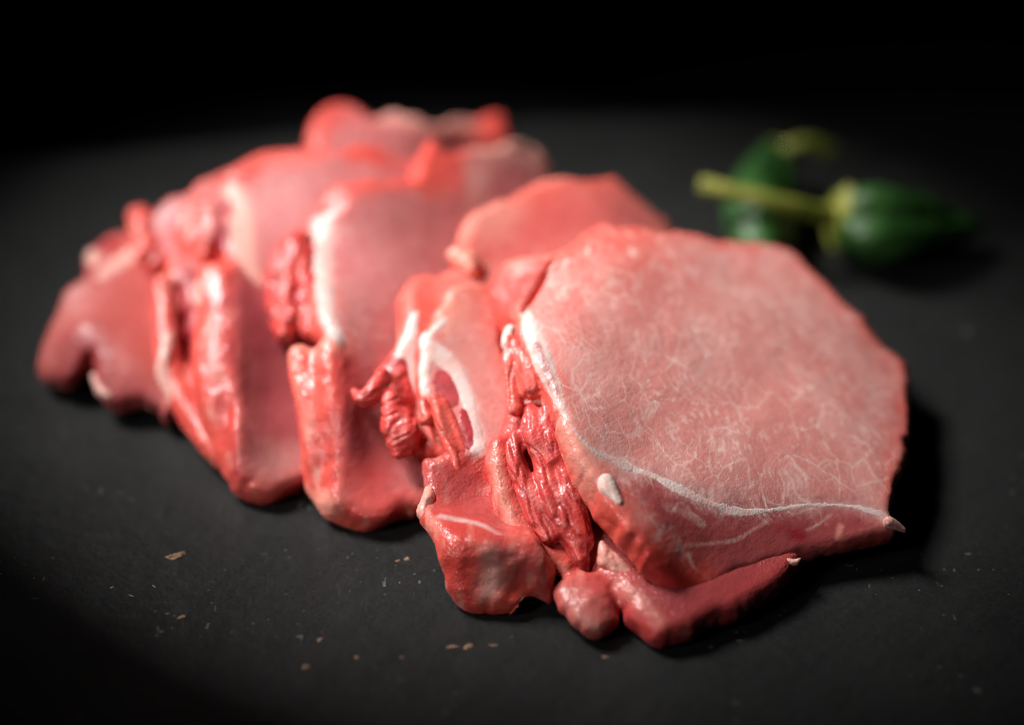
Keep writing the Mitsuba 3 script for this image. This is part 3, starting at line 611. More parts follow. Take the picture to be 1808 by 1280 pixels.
              ([[-67.15, -10.8, 27.0, 8.0], [-62.3, -21.65, 20.6, 11.0], [-58.06, -35.57, 13.2, 12.0], [-57.31, -47.87, 10.4, 9.0], [-62.64, -51.26, 11.4, 6.0]], (0.3, 0.05, 0.056), 0.8,  # purplish lean, with shade of the turned-away lower face painted in
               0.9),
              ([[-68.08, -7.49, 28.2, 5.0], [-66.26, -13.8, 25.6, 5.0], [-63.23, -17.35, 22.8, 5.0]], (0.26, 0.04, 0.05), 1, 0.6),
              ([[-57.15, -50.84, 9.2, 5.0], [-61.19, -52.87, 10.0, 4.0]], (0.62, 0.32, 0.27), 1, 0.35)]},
 {'key': 'pork_cutlet_006',
  'res': 0.8,
  'face': (0.46, 0.135, 0.132),
  'rim': (0.64, 0.082, 0.06),
  'side': (0.64, 0.082, 0.06),
  'marble': 0.2,
  'wet': 0.0,
  'slabs': [{'outline': [[-99.6, 27.5, 26.2], [-94.8, 35.0, 29.5], [-88.6, 37.1, 31.0], [-85.0, 41.3, 32.5], [-75.6, 46.1, 33.2], [-66.4, 50.3, 33.2], [-57.3, 54.4, 33.0],
                         [-57.5, 61.7, 35.2], [-56.4, 66.4, 36.0], [-53.1, 71.1, 37.0], [-47.9, 73.1, 37.2], [-42.3, 71.5, 36.8], [-38.3, 68.5, 36.0], [-34.0, 70.1, 36.5],
                         [-28.0, 69.0, 35.5], [-22.6, 68.8, 33.0], [-16.9, 73.6, 31.5], [-12.6, 76.1, 29.8], [-3.3, 79.3, 29.2], [-0.8, 77.3, 27.2], [-1.1, 72.8, 24.0], [-8.7, 65.9, 18.2],
                         [-31.7, 28.7, 15.0], [-51.0, -14.2, 9.2], [-66.5, -43.7, 5.0], [-71.7, -47.0, 5.0], [-76.5, -42.5, 7.8], [-80.0, -33.5, 11.5], [-81.3, -24.2, 15.2],
                         [-83.7, -11.6, 20.2], [-85.9, -1.8, 24.0], [-89.5, 5.6, 26.0], [-95.4, 18.2, 26.2]],
             'pins': [[-99.7, 27.8, 26.0], [-88.6, 37.1, 31.0], [-75.7, 46.4, 33.0], [-57.3, 54.4, 33.0], [-56.4, 66.4, 36.0], [-48.0, 73.5, 37.0], [-22.6, 68.8, 33.0], [-3.3, 79.7, 29.0],
                      [-1.1, 72.8, 24.0], [-8.7, 66.3, 18.0], [-51.0, -13.9, 9.0], [-71.7, -47.0, 5.0], [-81.4, -23.9, 15.0], [-83.8, -11.3, 20.0], [-89.5, 5.6, 26.0], [-62.1, 27.9, 25.0]],
             't': 9,
             'r': 3}],
  'rolls': [[[-92.3, 4.7, 22.0, 3.0], [-90.6, -6.2, 18.0, 3.3], [-88.8, -17.3, 13.5, 3.6], [-85.2, -26.4, 9.5, 4.0], [-78.4, -38.7, 6.5, 4.0], [-72.4, -45.4, 5.0, 4.0]]],
  'cuts': [],
  'parts': [{'name': 'fat_fringe',
             'col': (0.62, 0.32, 0.27),
             'chains': [[[-37.69, 68.1, 34.72, 0.5], [-35.23, 70.49, 34.89, 0.7], [-33.61, 70.41, 35.52, 0.5]],
                        [[-31.67, 69.57, 34.92, 0.5], [-28.16, 69.08, 34.08, 0.8], [-25.27, 67.97, 32.92, 0.5]],
                        [[-17.59, 73.32, 29.91, 0.6], [-14.41, 75.22, 28.88, 0.8], [-11.67, 75.27, 27.92, 0.5]]]},
            {'name': 'muscle_lobe', 'col': (0.64, 0.082, 0.06), 'chains': [[[-101.9, 32.8, 25.0, 2.8], [-100.24, 26.86, 23.5, 3.8], [-98.16, 20.31, 21.0, 3.6]]]},
            {'name': 'muscle_lobe', 'col': (0.53, 0.045, 0.038), 'chains': [[[-94.88, 20.83, 22.5, 2.2], [-95.54, 17.07, 20.5, 3.0], [-97.51, 15.42, 18.5, 2.6]]]},
            {'name': 'fat_strip',
             'col': (0.62, 0.32, 0.27),
             'chains': [[[-89.29, -11.71, 18.5, 1.4], [-89.39, -18.1, 16.0, 2.2], [-89.75, -22.03, 13.5, 2.2], [-86.37, -28.86, 10.0, 1.8]]]}],
  'strokes': [([[-55.25, 62.73, 34.6, 5.0], [-54.04, 67.07, 35.6, 6.0], [-50.21, 70.28, 36.4, 5.0]], (0.62, 0.07, 0.052), 0.9, 0.95),
              ([[-9.56, 74.68, 27.0, 6.0], [-3.09, 76.53, 26.4, 7.0]], (0.62, 0.07, 0.052), 0.8, 1), ([[-45.3, 67.39, 35.4, 6.0], [-38.85, 64.84, 34.2, 6.0]], (0.33, 0.058, 0.06), 1, 0.4),
              ([[-34.25, 70.38, 35.4, 4.0], [-26.26, 69.62, 34.0, 4.0], [-15.2, 74.78, 29.8, 4.0]], (0.62, 0.32, 0.27), 1, 0.9),
              ([[-86.41, 2.96, 24.2, 3.4], [-84.33, -6.09, 19.8, 3.6], [-81.75, -19.97, 15.6, 3.0]], (0.25, 0.02, 0.03), 0.8, 0.85),  # groove beside the next cutlet: shade painted over purplish lean
              ([[-94.34, 29.56, 27.6, 6.0], [-91.91, 20.59, 26.4, 6.0]], (0.3, 0.09, 0.1), 1, 0.7)]},
 {'key': 'pork_cutlet_007',
  'res': 0.8,
  'face': (0.45, 0.078, 0.068),
  'rim': (0.33, 0.058, 0.06),
  'side': (0.33, 0.058, 0.06),
  'marble': 0.2,
  'wet': 0.0,
  'slabs': [{'outline': [[-115.5, 15.5, 18.2], [-116.3, 23.7, 18.8], [-113.3, 29.1, 19.5], [-108.5, 33.5, 20.0], [-103.2, 33.0, 20.0], [-94.9, 28.1, 19.2], [-84.6, 16.6, 18.0],
                         [-78.2, -6.0, 12.2], [-81.1, -24.8, 8.2], [-87.9, -30.0, 7.8], [-89.6, -30.9, 7.5], [-92.5, -27.7, 8.5], [-97.4, -26.4, 8.8], [-102.0, -26.8, 8.0],
                         [-105.3, -25.1, 8.5], [-108.2, -20.6, 10.5], [-110.2, -13.7, 13.5], [-111.3, -15.4, 12.0], [-112.7, -17.0, 10.5], [-117.1, -17.6, 7.8], [-122.3, -14.6, 7.2],
                         [-125.3, -9.8, 8.0], [-123.7, -1.1, 11.8], [-120.0, 10.0, 17.0], [-116.8, 12.7, 18.0]],
             'pins': [[-115.6, 15.9, 18.0], [-108.5, 33.5, 20.0], [-95.0, 28.4, 19.0], [-84.6, 16.6, 18.0], [-78.3, -5.7, 12.0], [-81.2, -24.5, 8.0], [-89.6, -30.9, 7.5],
                      [-97.5, -26.1, 8.5], [-105.3, -25.1, 8.5], [-110.2, -13.7, 13.5], [-112.8, -6.1, 17.0], [-120.0, 10.0, 17.0], [-123.8, -0.8, 11.5], [-125.3, -9.8, 8.0],
                      [-117.1, -17.3, 7.5], [-102.1, -2.4, 17.0], [-97.5, -19.0, 13.0]],
             't': 7,
             'r': 2.6}],
  'rolls': [],
  'cuts': [],
  'parts': [{'name': 'fat_strip',
             'col': (0.62, 0.32, 0.27),
             'lift': 0.3,
             'chains': [[[-110.0, 13.21, 18.6, 1.8], [-106.75, 17.61, 18.8, 2.8], [-102.37, 23.12, 19.0, 3.0]], [[-114.9, 24.24, 18.2, 2.0], [-112.81, 20.51, 18.6, 2.2]]]},
            {'name': 'muscle_eye', 'col': (0.27, 0.012, 0.016), 'lift': 0.25, 'chains': [[[-110.04, 25.49, 19.2, 2.4], [-107.94, 27.34, 19.4, 2.0]]]},
            {'name': 'fat_fringe',
             'col': (0.62, 0.32, 0.27),
             'chains': [[[-108.67, -17.52, 9.0, 1.4], [-106.38, -22.17, 8.0, 1.9], [-104.22, -24.05, 8.0, 1.6]], [[-90.53, -27.93, 7.0, 1.3], [-89.78, -30.17, 6.0, 0.9]]]}],
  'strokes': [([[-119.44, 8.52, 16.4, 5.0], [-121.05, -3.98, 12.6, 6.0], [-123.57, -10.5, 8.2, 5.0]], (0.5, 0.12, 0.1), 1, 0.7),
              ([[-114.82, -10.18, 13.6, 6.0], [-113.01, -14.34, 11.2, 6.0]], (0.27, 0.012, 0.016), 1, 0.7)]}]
SLATE = [[-230, -190], [250, -190], [211.8, 135.2], [105.0, 130.2], [48.4, 126.6], [2.8, 123.0], [-79.8, 113.0], [-125.8, 105.4], [-178.7, 94.2]]
CUTLET_LABELS = {'pork_cutlet': 'frontmost topmost raw pork cutlet, broad pale pink marbled face with a curved white fat seam',
 'pork_cutlet_001': 'raw pork cutlet right under the frontmost one, only its red lower and left edges showing',
 'pork_cutlet_002': 'raw pork cutlet with white fat arch around a red oval and a curled tail',
 'pork_cutlet_003': 'raw pork cutlet with smooth coral upper rim rising just behind the front cutlets',
 'pork_cutlet_004': 'raw pork cutlet mid row with a straight white fat strip beside a glossy red lump',
 'pork_cutlet_005': 'raw pork cutlet with a bent pale fat arch around two dark spots',
 'pork_cutlet_006': 'second raw pork cutlet from the left, its rounded back rim farthest from the camera',
 'pork_cutlet_007': 'leftmost raw pork cutlet, dull dark red, lying flat with a folded left flap'}
PEPPERS = {'green_pepper': {'body': [[78.3, 83.2, 12.0], [75.9, 78.6, 11.5], [73.0, 70.3, 10.5], [70.9, 60.2, 9.5], [70.2, 50.1, 8.6], [70.1, 41.3, 8.0], [70.6, 35.1, 7.0]],
                  'body_r': [4, 6.6, 8.6, 9.4, 9, 7, 1.5],
                  'lobe': 0.16,
                  'seed': 3,
                  'calyx': [[80.1, 82.9, 13.0], [79.2, 83.0, 12.5], [78.2, 82.6, 12.0]],
                  'calyx_r': [2.8, 4.6, 5.6],
                  'stem': [[79.8, 82.6, 13.0], [81.6, 82.2, 15.0], [84.9, 83.1, 16.0], [89.0, 84.0, 15.0], [93.3, 84.4, 12.0]],
                  'stem_r': [3.2, 2.6, 2.3, 2.2, 2.4],
                  'label': 'shorter dark green pepper standing behind the other, its curved stem hooking right'},
 'green_pepper_001': {'body': [[92.5, 49.7, 13.0], [94.6, 49.3, 12.5], [99.7, 48.0, 12.2], [105.9, 46.6, 12.0], [114.2, 48.2, 10.5], [122.7, 50.4, 9.0], [129.6, 52.6, 7.5],
                               [134.4, 54.0, 6.5]],
                      'body_r': [7.5, 9.3, 10.8, 10.8, 8.8, 6, 3.6, 1],
                      'lobe': 0.22,
                      'seed': 8,
                      'calyx': [[89.8, 48.8, 14.0], [91.1, 49.1, 13.6], [92.9, 49.4, 13.0]],
                      'calyx_r': [3.4, 7.2, 9.4],
                      'stem': [[90.1, 48.8, 14.0], [83.1, 45.7, 18.0], [73.3, 44.8, 21.5], [62.4, 47.1, 23.0], [55.0, 49.9, 23.0], [52.8, 50.7, 23.0]],
                      'stem_r': [3.2, 2.5, 2.3, 2.3, 2.6, 2.4],
                      'label': 'green pepper lying on its side with its long straight yellow green stem pointing left'}}
CRUMBS = [(-81.9, -76.5, 4.2, 1.6, 0.45, 'largest brown crumb, an elongated flake on the slate left of the meat'),
 (-78.2, -98.0, 1.9, 0.9, 0.6, 'angular tan crumb on the slate straight below the largest flake'),
 (-45.0, -105.6, 1.3, 0.8, 1.0, 'tan crumb on open slate, upper one of the near pair at bottom centre left'),
 (-47.7, -114.2, 1.8, 0.9, 0.2, 'tan crumb lowest and nearest the camera at bottom centre left'),
 (-14.0, -107.7, 2.2, 0.7, 0.2, 'long pale crumb beside the one nearest the curled tail'),
 (-10.1, -107.7, 1.9, 1.1, 0.5, 'chunky tan crumb on the slate below the curled meat tail'),
 (-36.1, -111.2, 1.0, 0.7, 0.2, 'tiny crumb right of the lowest left crumb, on open slate'),
 (-25.6, -77.7, 1.2, 0.8, 0.5, 'tan crumb on the slate close to the left side of the curled tail'),
 (-96.0, -87.7, 1.0, 0.6, 0.3, 'brown crumb farthest left on the slate'),
 (-27.8, -78.3, 1.0, 0.5, 0.2, 'smaller of the two crumbs close to the left of the curled tail'),
 (21.7, -111.2, 1.5, 0.5, 0, 'flat pinkish crumb on the slate below the frontmost cutlet'),
 (-25.5, -111.2, 1.1, 0.3, 0.2, 'thin sliver crumb left of the long pale crumb at bottom centre'),
 (-86.0, -87.3, 1.1, 0.3, -0.8, 'thin sliver below left of the largest brown flake, right one of two'),
 (-91.2, -90.5, 1.3, 0.3, -0.5, 'thin sliver below left of the largest brown flake, left one of two'),
 (-81.7, -96.7, 0.8, 0.3, 0.2, 'faint sliver just left of the angular tan crumb'),
 (-4.5, -107.3, 1.6, 0.4, 0, 'faint sliver just right of the chunky tan crumb'),
 (46.4, -107.9, 0.9, 0.4, 0, 'rightmost tiny crumb, in the shade below the front cutlet')]

# ---------------------------------------------------------------- materials
def marbling(p, n, uv):
    """White threads of fat in the cut face; uv.x says how much."""
    x, y, z = p.x * 1000, p.y * 1000, p.z * 1000
    wx = mikit.fbm(x * 0.09, y * 0.09, z * 0.1, 2) * 10 - 5
    wy = mikit.fbm(x * 0.09 + 31, y * 0.09, z * 0.1, 2) * 10 - 5
    jx, jy = mikit.noise(x * 0.9, y * 0.9, 4) - 0.5, mikit.noise(x * 0.9 + 17, y * 0.9, 4) - 0.5
    u, v = x + wx + jx * 0.45, y + wy + jy * 0.45
    zone = mikit.smoothstep(0.34, 0.62, mikit.fbm(x * 0.05 + 7, y * 0.045, 0, 2))
    f1, f2, _ = mikit.voronoi(u * 0.2 + v * 0.04, v * 0.12)
    g1, g2, _ = mikit.voronoi(u * 0.55 + v * 0.06 + 40, v * 0.26)
    open1 = mikit.smoothstep(0.38, 0.62, mikit.noise(x * 0.2 + 3, y * 0.17, 5))
    open2 = mikit.smoothstep(0.45, 0.72, mikit.noise(x * 0.26 + 9, y * 0.22, 7))
    net = mikit.smoothstep(0.13, 0.0, f2 - f1) * open1 * 0.8 + mikit.smoothstep(0.2, 0.0, g2 - g1) * open2 * 0.6
    c = mikit.noise((u + v * 0.10) * 1.05, v * 0.40, z * 0.3 + 9)
    d = mikit.noise((u - v * 0.08) * 2.3 + 11, v * 0.95, z * 0.4)
    hair = mikit.smoothstep(0.62, 0.92, c) * 0.55 + mikit.smoothstep(0.58, 0.92, d) * 0.38
    cloud = mikit.smoothstep(0.40, 0.75, mikit.fbm(x * 0.13, y * 0.10, 3, 3))
    return dr.clip((net * 0.36 + hair * (0.2 + 0.42 * zone) + 0.13 * cloud) * uv.x, 0, 0.85)

def grain(p, n, uv):
    x, y, z = p.x * 1000, p.y * 1000, p.z * 1000
    return mikit.fbm(x * 0.9, y * 0.9, z * 0.9, 2) * 0.6 + mikit.noise(x * 3.2, y * 2.4, z * 3.2) * (0.10 + 0.9 * uv.y)

def damp(p, n, uv):
    x, y, z = p.x * 1000, p.y * 1000, p.z * 1000
    return dr.clip(0.50 - 0.25 * uv.y + 0.22 * (mikit.noise(x * 0.5, y * 0.5, z * 0.5) - 0.5), 0.2, 0.9)

def film(p, n, uv):
    """Where juice lies on the meat."""
    x, y, z = p.x * 1000, p.y * 1000, p.z * 1000
    return dr.clip(0.08 + 0.9 * uv.y * mikit.smoothstep(0.35, 0.65, mikit.fbm(x * 0.22, y * 0.22, z * 0.22, 2)), 0, 1)

skin = {'type': 'principled', 'base_color': {'type': 'mesh_attribute', 'name': 'vertex_color'}, 'roughness': mikit.proc(damp), 'specular': 0.3, 'clearcoat': mikit.proc(film), 'clearcoat_gloss': 0.93}
white = {'type': 'principled', 'base_color': {'type': 'rgb', 'value': [0.80, 0.62, 0.56]}, 'roughness': 0.5, 'specular': 0.3}
scene['meat'] = {'type': 'twosided', 'bsdf': {'type': 'bumpmap', 'arbitrary': mikit.proc(grain, 1e-4), 'scale': 0.00013,
                 'bsdf': {'type': 'blendbsdf', 'weight': mikit.proc(marbling), 'a': skin, 'b': white}}}
def fat_grain(p, n, uv):
    x, y, z = p.x * 1000, p.y * 1000, p.z * 1000
    return mikit.fbm(x * 0.8, y * 0.8, z * 0.8, 2) * 0.4 + mikit.noise(x * 1.9, y * 1.9, z * 1.9) * 0.45
scene['wet_meat'] = {'type': 'twosided', 'bsdf': {'type': 'bumpmap', 'arbitrary': mikit.proc(fat_grain, 1e-4), 'scale': 0.00022,
                 'bsdf': {'type': 'principled', 'base_color': {'type': 'mesh_attribute', 'name': 'vertex_color'}, 'roughness': 0.42, 'specular': 0.4, 'clearcoat': 0.6, 'clearcoat_gloss': 0.93}}}

def stone(p, n, uv):
    x, y = p.x * 1000, p.y * 1000
    m = mikit.fbm(x * 0.03, y * 0.03, 1, 4)
    s = mikit.noise(x * 1.7, y * 1.7, 2)
    c = 0.0165 + 0.010 * (m - 0.5) + 0.006 * (s - 0.5)
    fleck = mikit.smoothstep(0.93, 0.97, mikit.noise(x * 0.85 + 3, y * 0.7, 8)) * mikit.smoothstep(0.5, 0.7, mikit.noise(x * 0.06, y * 0.06, 4))
    return mikit.mix(mi.Color3f(c * 0.97, c * 1.0, c * 1.0), mi.Color3f(0.16, 0.16, 0.15), fleck * 0.6)

def cleft(p, n, uv):
    x, y = p.x * 1000, p.y * 1000
    w = mikit.fbm(x * 0.05, y * 0.05, 2, 2) * 10
    ledge = mikit.fbm((x + w) * 0.10, (y - 0.5 * x) * 0.16 + w * 0.1, 3, 4)
    pits = mikit.fbm(x * 0.5, y * 0.5, 6, 3)
    return ledge * 1.0 + pits * 0.22 + mikit.noise(x * 2.2, y * 2.2, 1) * 0.10

scene['slate'] = {'type': 'twosided', 'bsdf': {'type': 'bumpmap', 'arbitrary': mikit.proc(cleft, 3e-4), 'scale': 0.00038,
                  'bsdf': {'type': 'principled', 'base_color': mikit.proc(stone), 'roughness': 0.43, 'specular': 0.24}}}
scene['black_cloth'] = {'type': 'twosided', 'bsdf': {'type': 'principled', 'base_color': {'type': 'rgb', 'value': [0.006, 0.006, 0.0065]}, 'roughness': 0.9, 'specular': 0.1}}

# ---------------------------------------------------------------- the setting: a dark table and a riven slate board on it
def sheet(x0, x1, y0, y1, z):
    v = np.array([[x0, y0, z], [x1, y0, z], [x1, y1, z], [x0, y1, z]], float)
    return trimesh.Trimesh(v, [[0, 1, 2], [0, 2, 3]], process=False)

scene['table'] = mikit.ply(sheet(-3, 3, -3, 3, -0.008), 'black_cloth')
labels['table'] = {'label': 'black cloth covered table behind and under the slate board', 'category': 'table', 'kind': 'structure'}

def slate_mesh():
    edge = []
    corners = SLATE
    for i, a in enumerate(corners):
        b = corners[(i + 1) % len(corners)]
        a, b = np.array(a), np.array(b)
        n = max(2, int(np.linalg.norm(b - a) / 2.0))
        for t in np.arange(n) / n:
            edge.append(a + (b - a) * t)
    e = np.array(edge)
    tan = np.roll(e, -1, 0) - np.roll(e, 1, 0)
    nor = np.stack([tan[:, 1], -tan[:, 0]], 1) / np.linalg.norm(tan, axis=1, keepdims=True)
    def ring(off, z, seed, amp):
        q = np.c_[e * 0.09, np.full(len(e), 0.3 * z)]
        w = (meshkit.fbm(q, 4, seed) - 0.5) * amp
        return np.c_[e - nor * (off + w)[:, None], np.full(len(e), z) + (0 if z == 0 else (meshkit.noise(q * 2, seed + 3) - 0.5) * 0.8)]
    rings = [ring(2.6, 0.0, 1, 3.2), ring(1.2, -1.0, 1, 3.4), ring(0.4, -2.6, 2, 4.0), ring(0.9, -5.0, 3, 4.5), ring(2.5, -7.6, 3, 3.0)]
    n = len(e)
    v = np.vstack(rings)
    f = []
    for k in range(len(rings) - 1):
        i = np.arange(n); j = (i + 1) % n
        f += [np.stack([k * n + i, k * n + j, (k + 1) * n + j], 1), np.stack([k * n + i, (k + 1) * n + j, (k + 1) * n + i], 1)]
    c = len(v)
    v = np.vstack([v, [[*e.mean(0), 0.0]], [[*e.mean(0), -7.6]]])
    i = np.arange(n); j = (i + 1) % n
    f += [np.stack([i * 0 + c, j, i], 1), np.stack([i * 0 + c + 1, 4 * n + i, 4 * n + j], 1)]
    m = trimesh.Trimesh(v * MM, np.vstack(f), process=False)
    trimesh.repair.fix_normals(m)
    return m

scene['slate_board'] = mikit.ply(slate_mesh(), 'slate', smooth=35)
labels['slate_board'] = {'label': 'matte black slate serving board with a rough broken edge under the meat and peppers', 'category': 'slate board'}

# ---------------------------------------------------------------- the pork cutlets
def numbered(key):
    k, i = key, 0
    while k in scene:
        i += 1
        k = f'{key}_{i:03d}'
    return k

def cutlet(spec, seed):
    key = spec['key']
    slabs = [Slab(s['outline'], s['pins'], s['t'], s['r'], s.get('rough', 0.8), seed * 7 + i, thin=s.get('thin', ())) for i, s in enumerate(spec['slabs'])]
    v, f, (dep, din), grid = body(slabs, spec['rolls'], spec['cuts'], spec['res'])
    nv = normals(v, f)
    side = sstep(0.6, 2.4, dep) if len(slabs) == 1 and not spec['rolls'] else sstep(0.6, 2.6, np.where(dep > -1.0, dep, 3.0))
    side = np.maximum(side, sstep(1.2, 0.2, din)) * (1 - 0.0)
    big = meshkit.fbm(v * 0.16, 3, seed + 2) - 0.5
    mid = meshkit.fbm(v * 0.55, 3, seed + 5) - 0.5
    wide = meshkit.noise(v * 0.05, seed + 8) - 0.5
    shift = nv * ((big * 1.3 + mid * 0.3) * (0.3 + 0.7 * side) + wide * 2.0)[:, None]
    near = scipy.spatial.cKDTree(v)
    v = v + shift
    face, rim, flank = (np.array(spec[k]) for k in ('face', 'rim', 'side'))
    tone = meshkit.fbm(v * 0.11, 3, seed + 11)
    col = face * (0.97 + 0.18 * (tone - 0.5))[:, None]
    edge = sstep(7.0, 0.5, din + 6 * (tone - 0.5)) * 0.62
    col = col + (rim - col) * edge[:, None]  # coral rim: own red plus painted glow of light through thin edges
    t2 = sstep(0.4, 0.66, meshkit.fbm(v * [0.35, 0.14, 0.18], 3, seed + 21))[:, None]
    fl = flank * (1 - t2) + (0.55 * flank + 0.45 * np.array([0.45, 0.03, 0.03])) * t2
    t3 = sstep(0.56, 0.74, meshkit.fbm(v * [0.5, 0.13, 0.2], 3, seed + 31))[:, None]
    fl = fl + (np.array([0.72, 0.34, 0.26]) - fl) * t3 * 0.55
    col = col + (fl - col) * side[:, None]
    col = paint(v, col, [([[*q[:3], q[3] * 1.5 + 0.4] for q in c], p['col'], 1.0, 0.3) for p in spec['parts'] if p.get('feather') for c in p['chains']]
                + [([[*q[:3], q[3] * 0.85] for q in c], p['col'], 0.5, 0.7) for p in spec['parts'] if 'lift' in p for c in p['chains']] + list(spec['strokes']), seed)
    pale = sstep(0.25, 0.5, col[:, 1])
    uv = np.c_[np.clip(spec['marble'] * (1 - side) * sstep(0.5, 4, din) * sstep(0.05, 0.125, col[:, 1]), 0, 1), np.clip(0.25 + 0.75 * np.maximum(side, spec.get('wet', 0.0)), 0, 1)]
    scene[numbered(key + '__lean')] = mikit.ply(trimesh.Trimesh(v * MM, f, process=False), 'meat', smooth=True, uv=uv, color=np.clip(col, 0.002, 0.95))
    for i, p in enumerate(spec['parts']):
        pv, pf = lump(p['chains'], p.get('res', 0.45), p.get('k', 1.2), (grid, p['lift']) if 'lift' in p else None)
        if len(pf) < 20:
            print('empty part', key, p['name']); continue
        at, who = near.query(pv, 4)
        pv = pv + shift[who].mean(1) * np.exp(-(at.mean(1) / 3) ** 2)[:, None]   # parts follow the dents of the lean they sit on
        pn = normals(pv, pf)
        lobe = 'lift' not in p
        ch = np.array(p['chains'][0])[:, :3]
        ax = ch[-1] - ch[0] if len(ch) > 1 else np.array([0.3, 0.5, 0.8])
        ax = ax / max(np.linalg.norm(ax), 1e-6)
        q = pv - (pv @ ax)[:, None] * ax * 0.72      # noise drawn out along the fibres
        big = meshkit.fbm(q * 0.26, 2, seed + i + 60) - 0.5
        fine = meshkit.fbm(q * 0.9, 2, seed + i + 70) - 0.5
        crease = np.abs(meshkit.fbm(q * 0.34, 2, seed + i + 65) - 0.5)
        small = min(1.0, float(np.mean(np.vstack([np.array(x) for x in p['chains']])[:, 3])) / 3.0) * p.get('rough', 1)
        if lobe:
            pv = pv + pn * ((big * 1.8 + fine * 0.35 + (np.minimum(crease, 0.1) - 0.1) * 5) * small)[:, None]
        c = np.array(p['col'])
        tone = meshkit.fbm(pv * 0.3, 3, seed + i + 80)[:, None] - 0.5
        if 'fat' in p['name']:
            pc = c + (np.array([0.74, 0.36, 0.30]) - c) * np.clip(0.25 + 1.6 * tone, 0, 0.8)
            if not lobe:
                d = np.min([chain_dist(pv, catmull(x, 1.2)) for x in p['chains']], axis=0)
                rm = float(np.mean(np.vstack([np.array(x) for x in p['chains']])[:, 3]))
                frag = meshkit.fbm(pv * 1.4, 2, seed + i + 95) - 0.5
                pc = pc + (np.array(spec['face']) * 1.03 - pc) * sstep(-0.2 * rm, 0.35 * rm, d + frag * 1.1 * rm)[:, None] * 0.6
                pc = paint(pv, pc, [x for x in spec['strokes'] if sum(x[1]) < 0.4], seed)
        else:
            pc = c * (1 + 0.9 * tone)
            if lobe:
                pc = pc + (np.array([0.22, 0.010, 0.014]) - pc) * sstep(0.07, 0.01, crease)[:, None] * 0.42  # shade inside the creases put into the colour
            streak = sstep(0.55, 0.75, meshkit.fbm(q * 0.8, 3, seed + i + 90))[:, None]
            pc = pc + (np.array([0.66, 0.20, 0.16]) - pc) * streak * 0.4 * lobe
        scene[numbered(f"{key}__{p['name']}")] = mikit.ply(trimesh.Trimesh(pv * MM, pf, process=False), 'wet_meat' if lobe else 'meat', smooth=True, uv=np.c_[np.zeros(len(pv)), np.full(len(pv), 0.5)], color=np.clip(pc, 0.002, 0.95))

for i, spec in enumerate(CUTLETS):
    cutlet(spec, i * 3 + 1)
for k, lab in CUTLET_LABELS.items():
    labels[k] = {'label': lab, 'category': 'pork cutlet', 'group': 'raw pork cutlets shingled on the slate'}

# ---------------------------------------------------------------- two green peppers
def pepper_skin(p, n, uv):
    x, y, z = p.x * 1000, p.y * 1000, p.z * 1000
    m = mikit.fbm(x * 0.08, y * 0.08, z * 0.08, 3)
    return mikit.mix(mi.Color3f(0.010, 0.044, 0.008), mi.Color3f(0.032, 0.105, 0.020), mikit.smoothstep(0.3, 0.7, m))

def stalk(p, n, uv):
    x, y, z = p.x * 1000, p.y * 1000, p.z * 1000
    return mikit.mix(mi.Color3f(0.13, 0.17, 0.02), mi.Color3f(0.26, 0.26, 0.045), mikit.smoothstep(0.3, 0.7, mikit.fbm(x * 0.3, y * 0.3, z * 0.3, 2)))

scene['pepper_skin'] = {'type': 'twosided', 'bsdf': {'type': 'principled', 'base_color': mikit.proc(pepper_skin), 'roughness': 0.36, 'specular': 0.4, 'clearcoat': 0.5, 'clearcoat_gloss': 0.85}}
scene['pepper_stalk'] = {'type': 'twosided', 'bsdf': {'type': 'principled', 'base_color': mikit.proc(stalk), 'roughness': 0.5, 'specular': 0.4}}

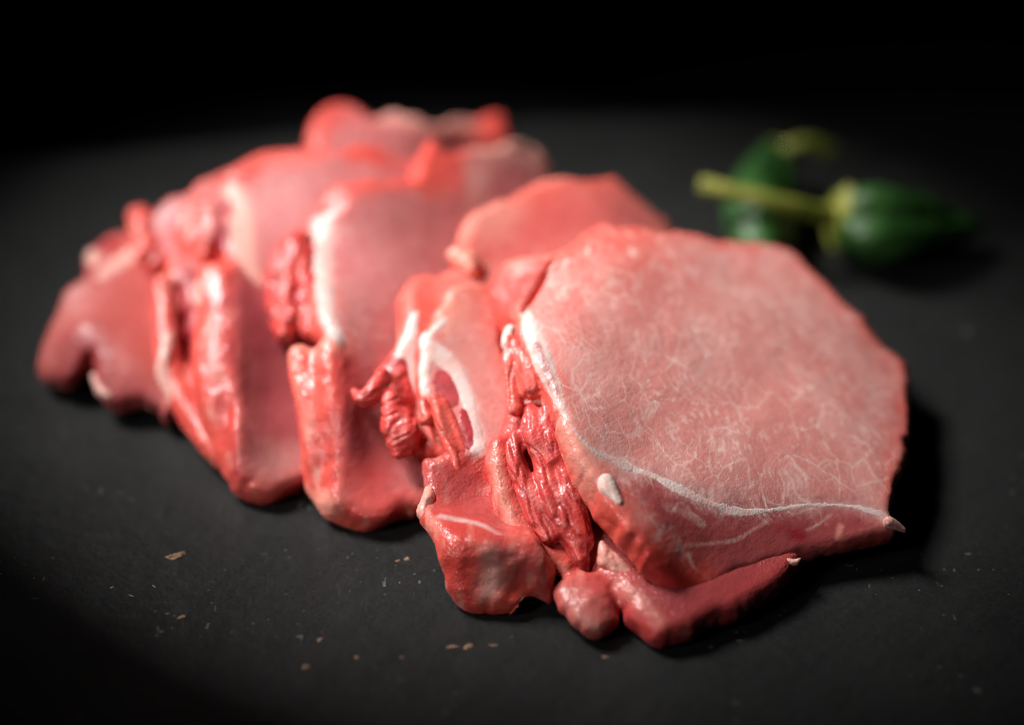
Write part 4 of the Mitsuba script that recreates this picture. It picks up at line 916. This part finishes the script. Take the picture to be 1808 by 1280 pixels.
def sweep(path, radii, lobes=0, depth=0.0, seed=0, sides=48, twist=0.0, step=0.8):
    """A closed tube along a curve, its radius given along the curve and its section lobed like a pepper's."""
    c = catmull(np.c_[np.asarray(path, float), radii], step)
    p, r = c[:, :3], np.maximum(c[:, 3], 0.05)
    t = np.gradient(p, axis=0); t /= np.linalg.norm(t, axis=1, keepdims=True)
    a = np.zeros_like(p); a[0] = np.cross(t[0], [0.1, 0.2, 1.0])
    for i in range(1, len(p)):
        a[i] = a[i - 1] - t[i] * (a[i - 1] @ t[i])
    a /= np.linalg.norm(a, axis=1, keepdims=True)
    b = np.cross(t, a)
    th = np.arange(sides) * 2 * np.pi / sides
    s = np.linspace(0, 1, len(p))[:, None]
    rr = r[:, None] * (1 + depth * np.abs(np.sin((th[None] + twist * s) * lobes / 2 + 0.7)) - depth * 0.6 if lobes else 1)
    v = p[:, None] + rr[..., None] * (np.cos(th)[None, :, None] * a[:, None] + np.sin(th)[None, :, None] * b[:, None])
    v = v.reshape(-1, 3)
    i, j = np.meshgrid(np.arange(len(p) - 1), np.arange(sides), indexing='ij')
    q = np.stack([i * sides + j, i * sides + (j + 1) % sides, (i + 1) * sides + (j + 1) % sides, (i + 1) * sides + j], -1).reshape(-1, 4)
    f = np.vstack([q[:, [0, 1, 2]], q[:, [0, 2, 3]]])
    n = len(v)
    k = np.arange(sides)
    f = np.vstack([f, np.stack([k * 0 + n, (k + 1) % sides, k], 1), np.stack([k * 0 + n + 1, n - sides + k, n - sides + (k + 1) % sides], 1)])
    v = np.vstack([v, p[:1], p[-1:]])
    nv = normals(v, f)
    v = v + nv * (((meshkit.fbm(v * 0.12, 3, seed) - 0.5) * 2.4 + (meshkit.fbm(v * 0.4, 2, seed + 1) - 0.5) * 0.7) * np.minimum(1, np.r_[np.repeat(r, sides), 0, 0] / 6))[:, None]
    return trimesh.Trimesh(v * MM, f, process=False)

for key, q in PEPPERS.items():
    scene[key + '__body'] = mikit.ply(sweep(q['body'], q['body_r'], 4, q['lobe'], q['seed'], twist=0.9), 'pepper_skin', smooth=True)
    scene[key + '__calyx'] = mikit.ply(sweep(q['calyx'], q['calyx_r'], 6, 0.12, q['seed'] + 5, step=0.4), 'pepper_stalk', smooth=True)
    scene[key + '__stem'] = mikit.ply(sweep(q['stem'], q['stem_r'], 5, 0.12, q['seed'] + 9, sides=24), 'pepper_stalk', smooth=True)
    labels[key] = {'label': q['label'], 'category': 'pepper'}

# ---------------------------------------------------------------- crumbs on the slate
rng = np.random.default_rng(5)
scene['crumb_brown'] = {'type': 'twosided', 'bsdf': {'type': 'principled', 'base_color': {'type': 'rgb', 'value': [0.30, 0.175, 0.115]}, 'roughness': 0.7, 'specular': 0.3}}
for i, (x, y, length, width, turn, lab) in enumerate(CRUMBS):
    m = trimesh.creation.icosphere(2, 1.0)
    w = meshkit.fbm(np.array(m.vertices) * 1.9 + i * 5.1, 3, i) - 0.5
    v = np.array(m.vertices) * (1 + 2.6 * w)[:, None] * [length / 2, width / 2, min(width, 1.2) * 0.28]
    v[:, 1] += 0.25 * v[:, 0] ** 2 / max(length, 0.1) * rng.uniform(-1, 1)
    v[:, 2] = np.maximum(v[:, 2], -0.05) + 0.06
    c, s = math.cos(turn), math.sin(turn)
    v = np.c_[v[:, 0] * c - v[:, 1] * s + x, v[:, 0] * s + v[:, 1] * c + y, v[:, 2]]
    key = 'crumb' if i == 0 else f'crumb_{i:03d}'
    scene[key] = mikit.ply(trimesh.Trimesh(v * MM, m.faces, process=False), 'crumb_brown', smooth=True)
    labels[key] = {'label': lab, 'category': 'crumb', 'group': 'crumbs on the slate'}
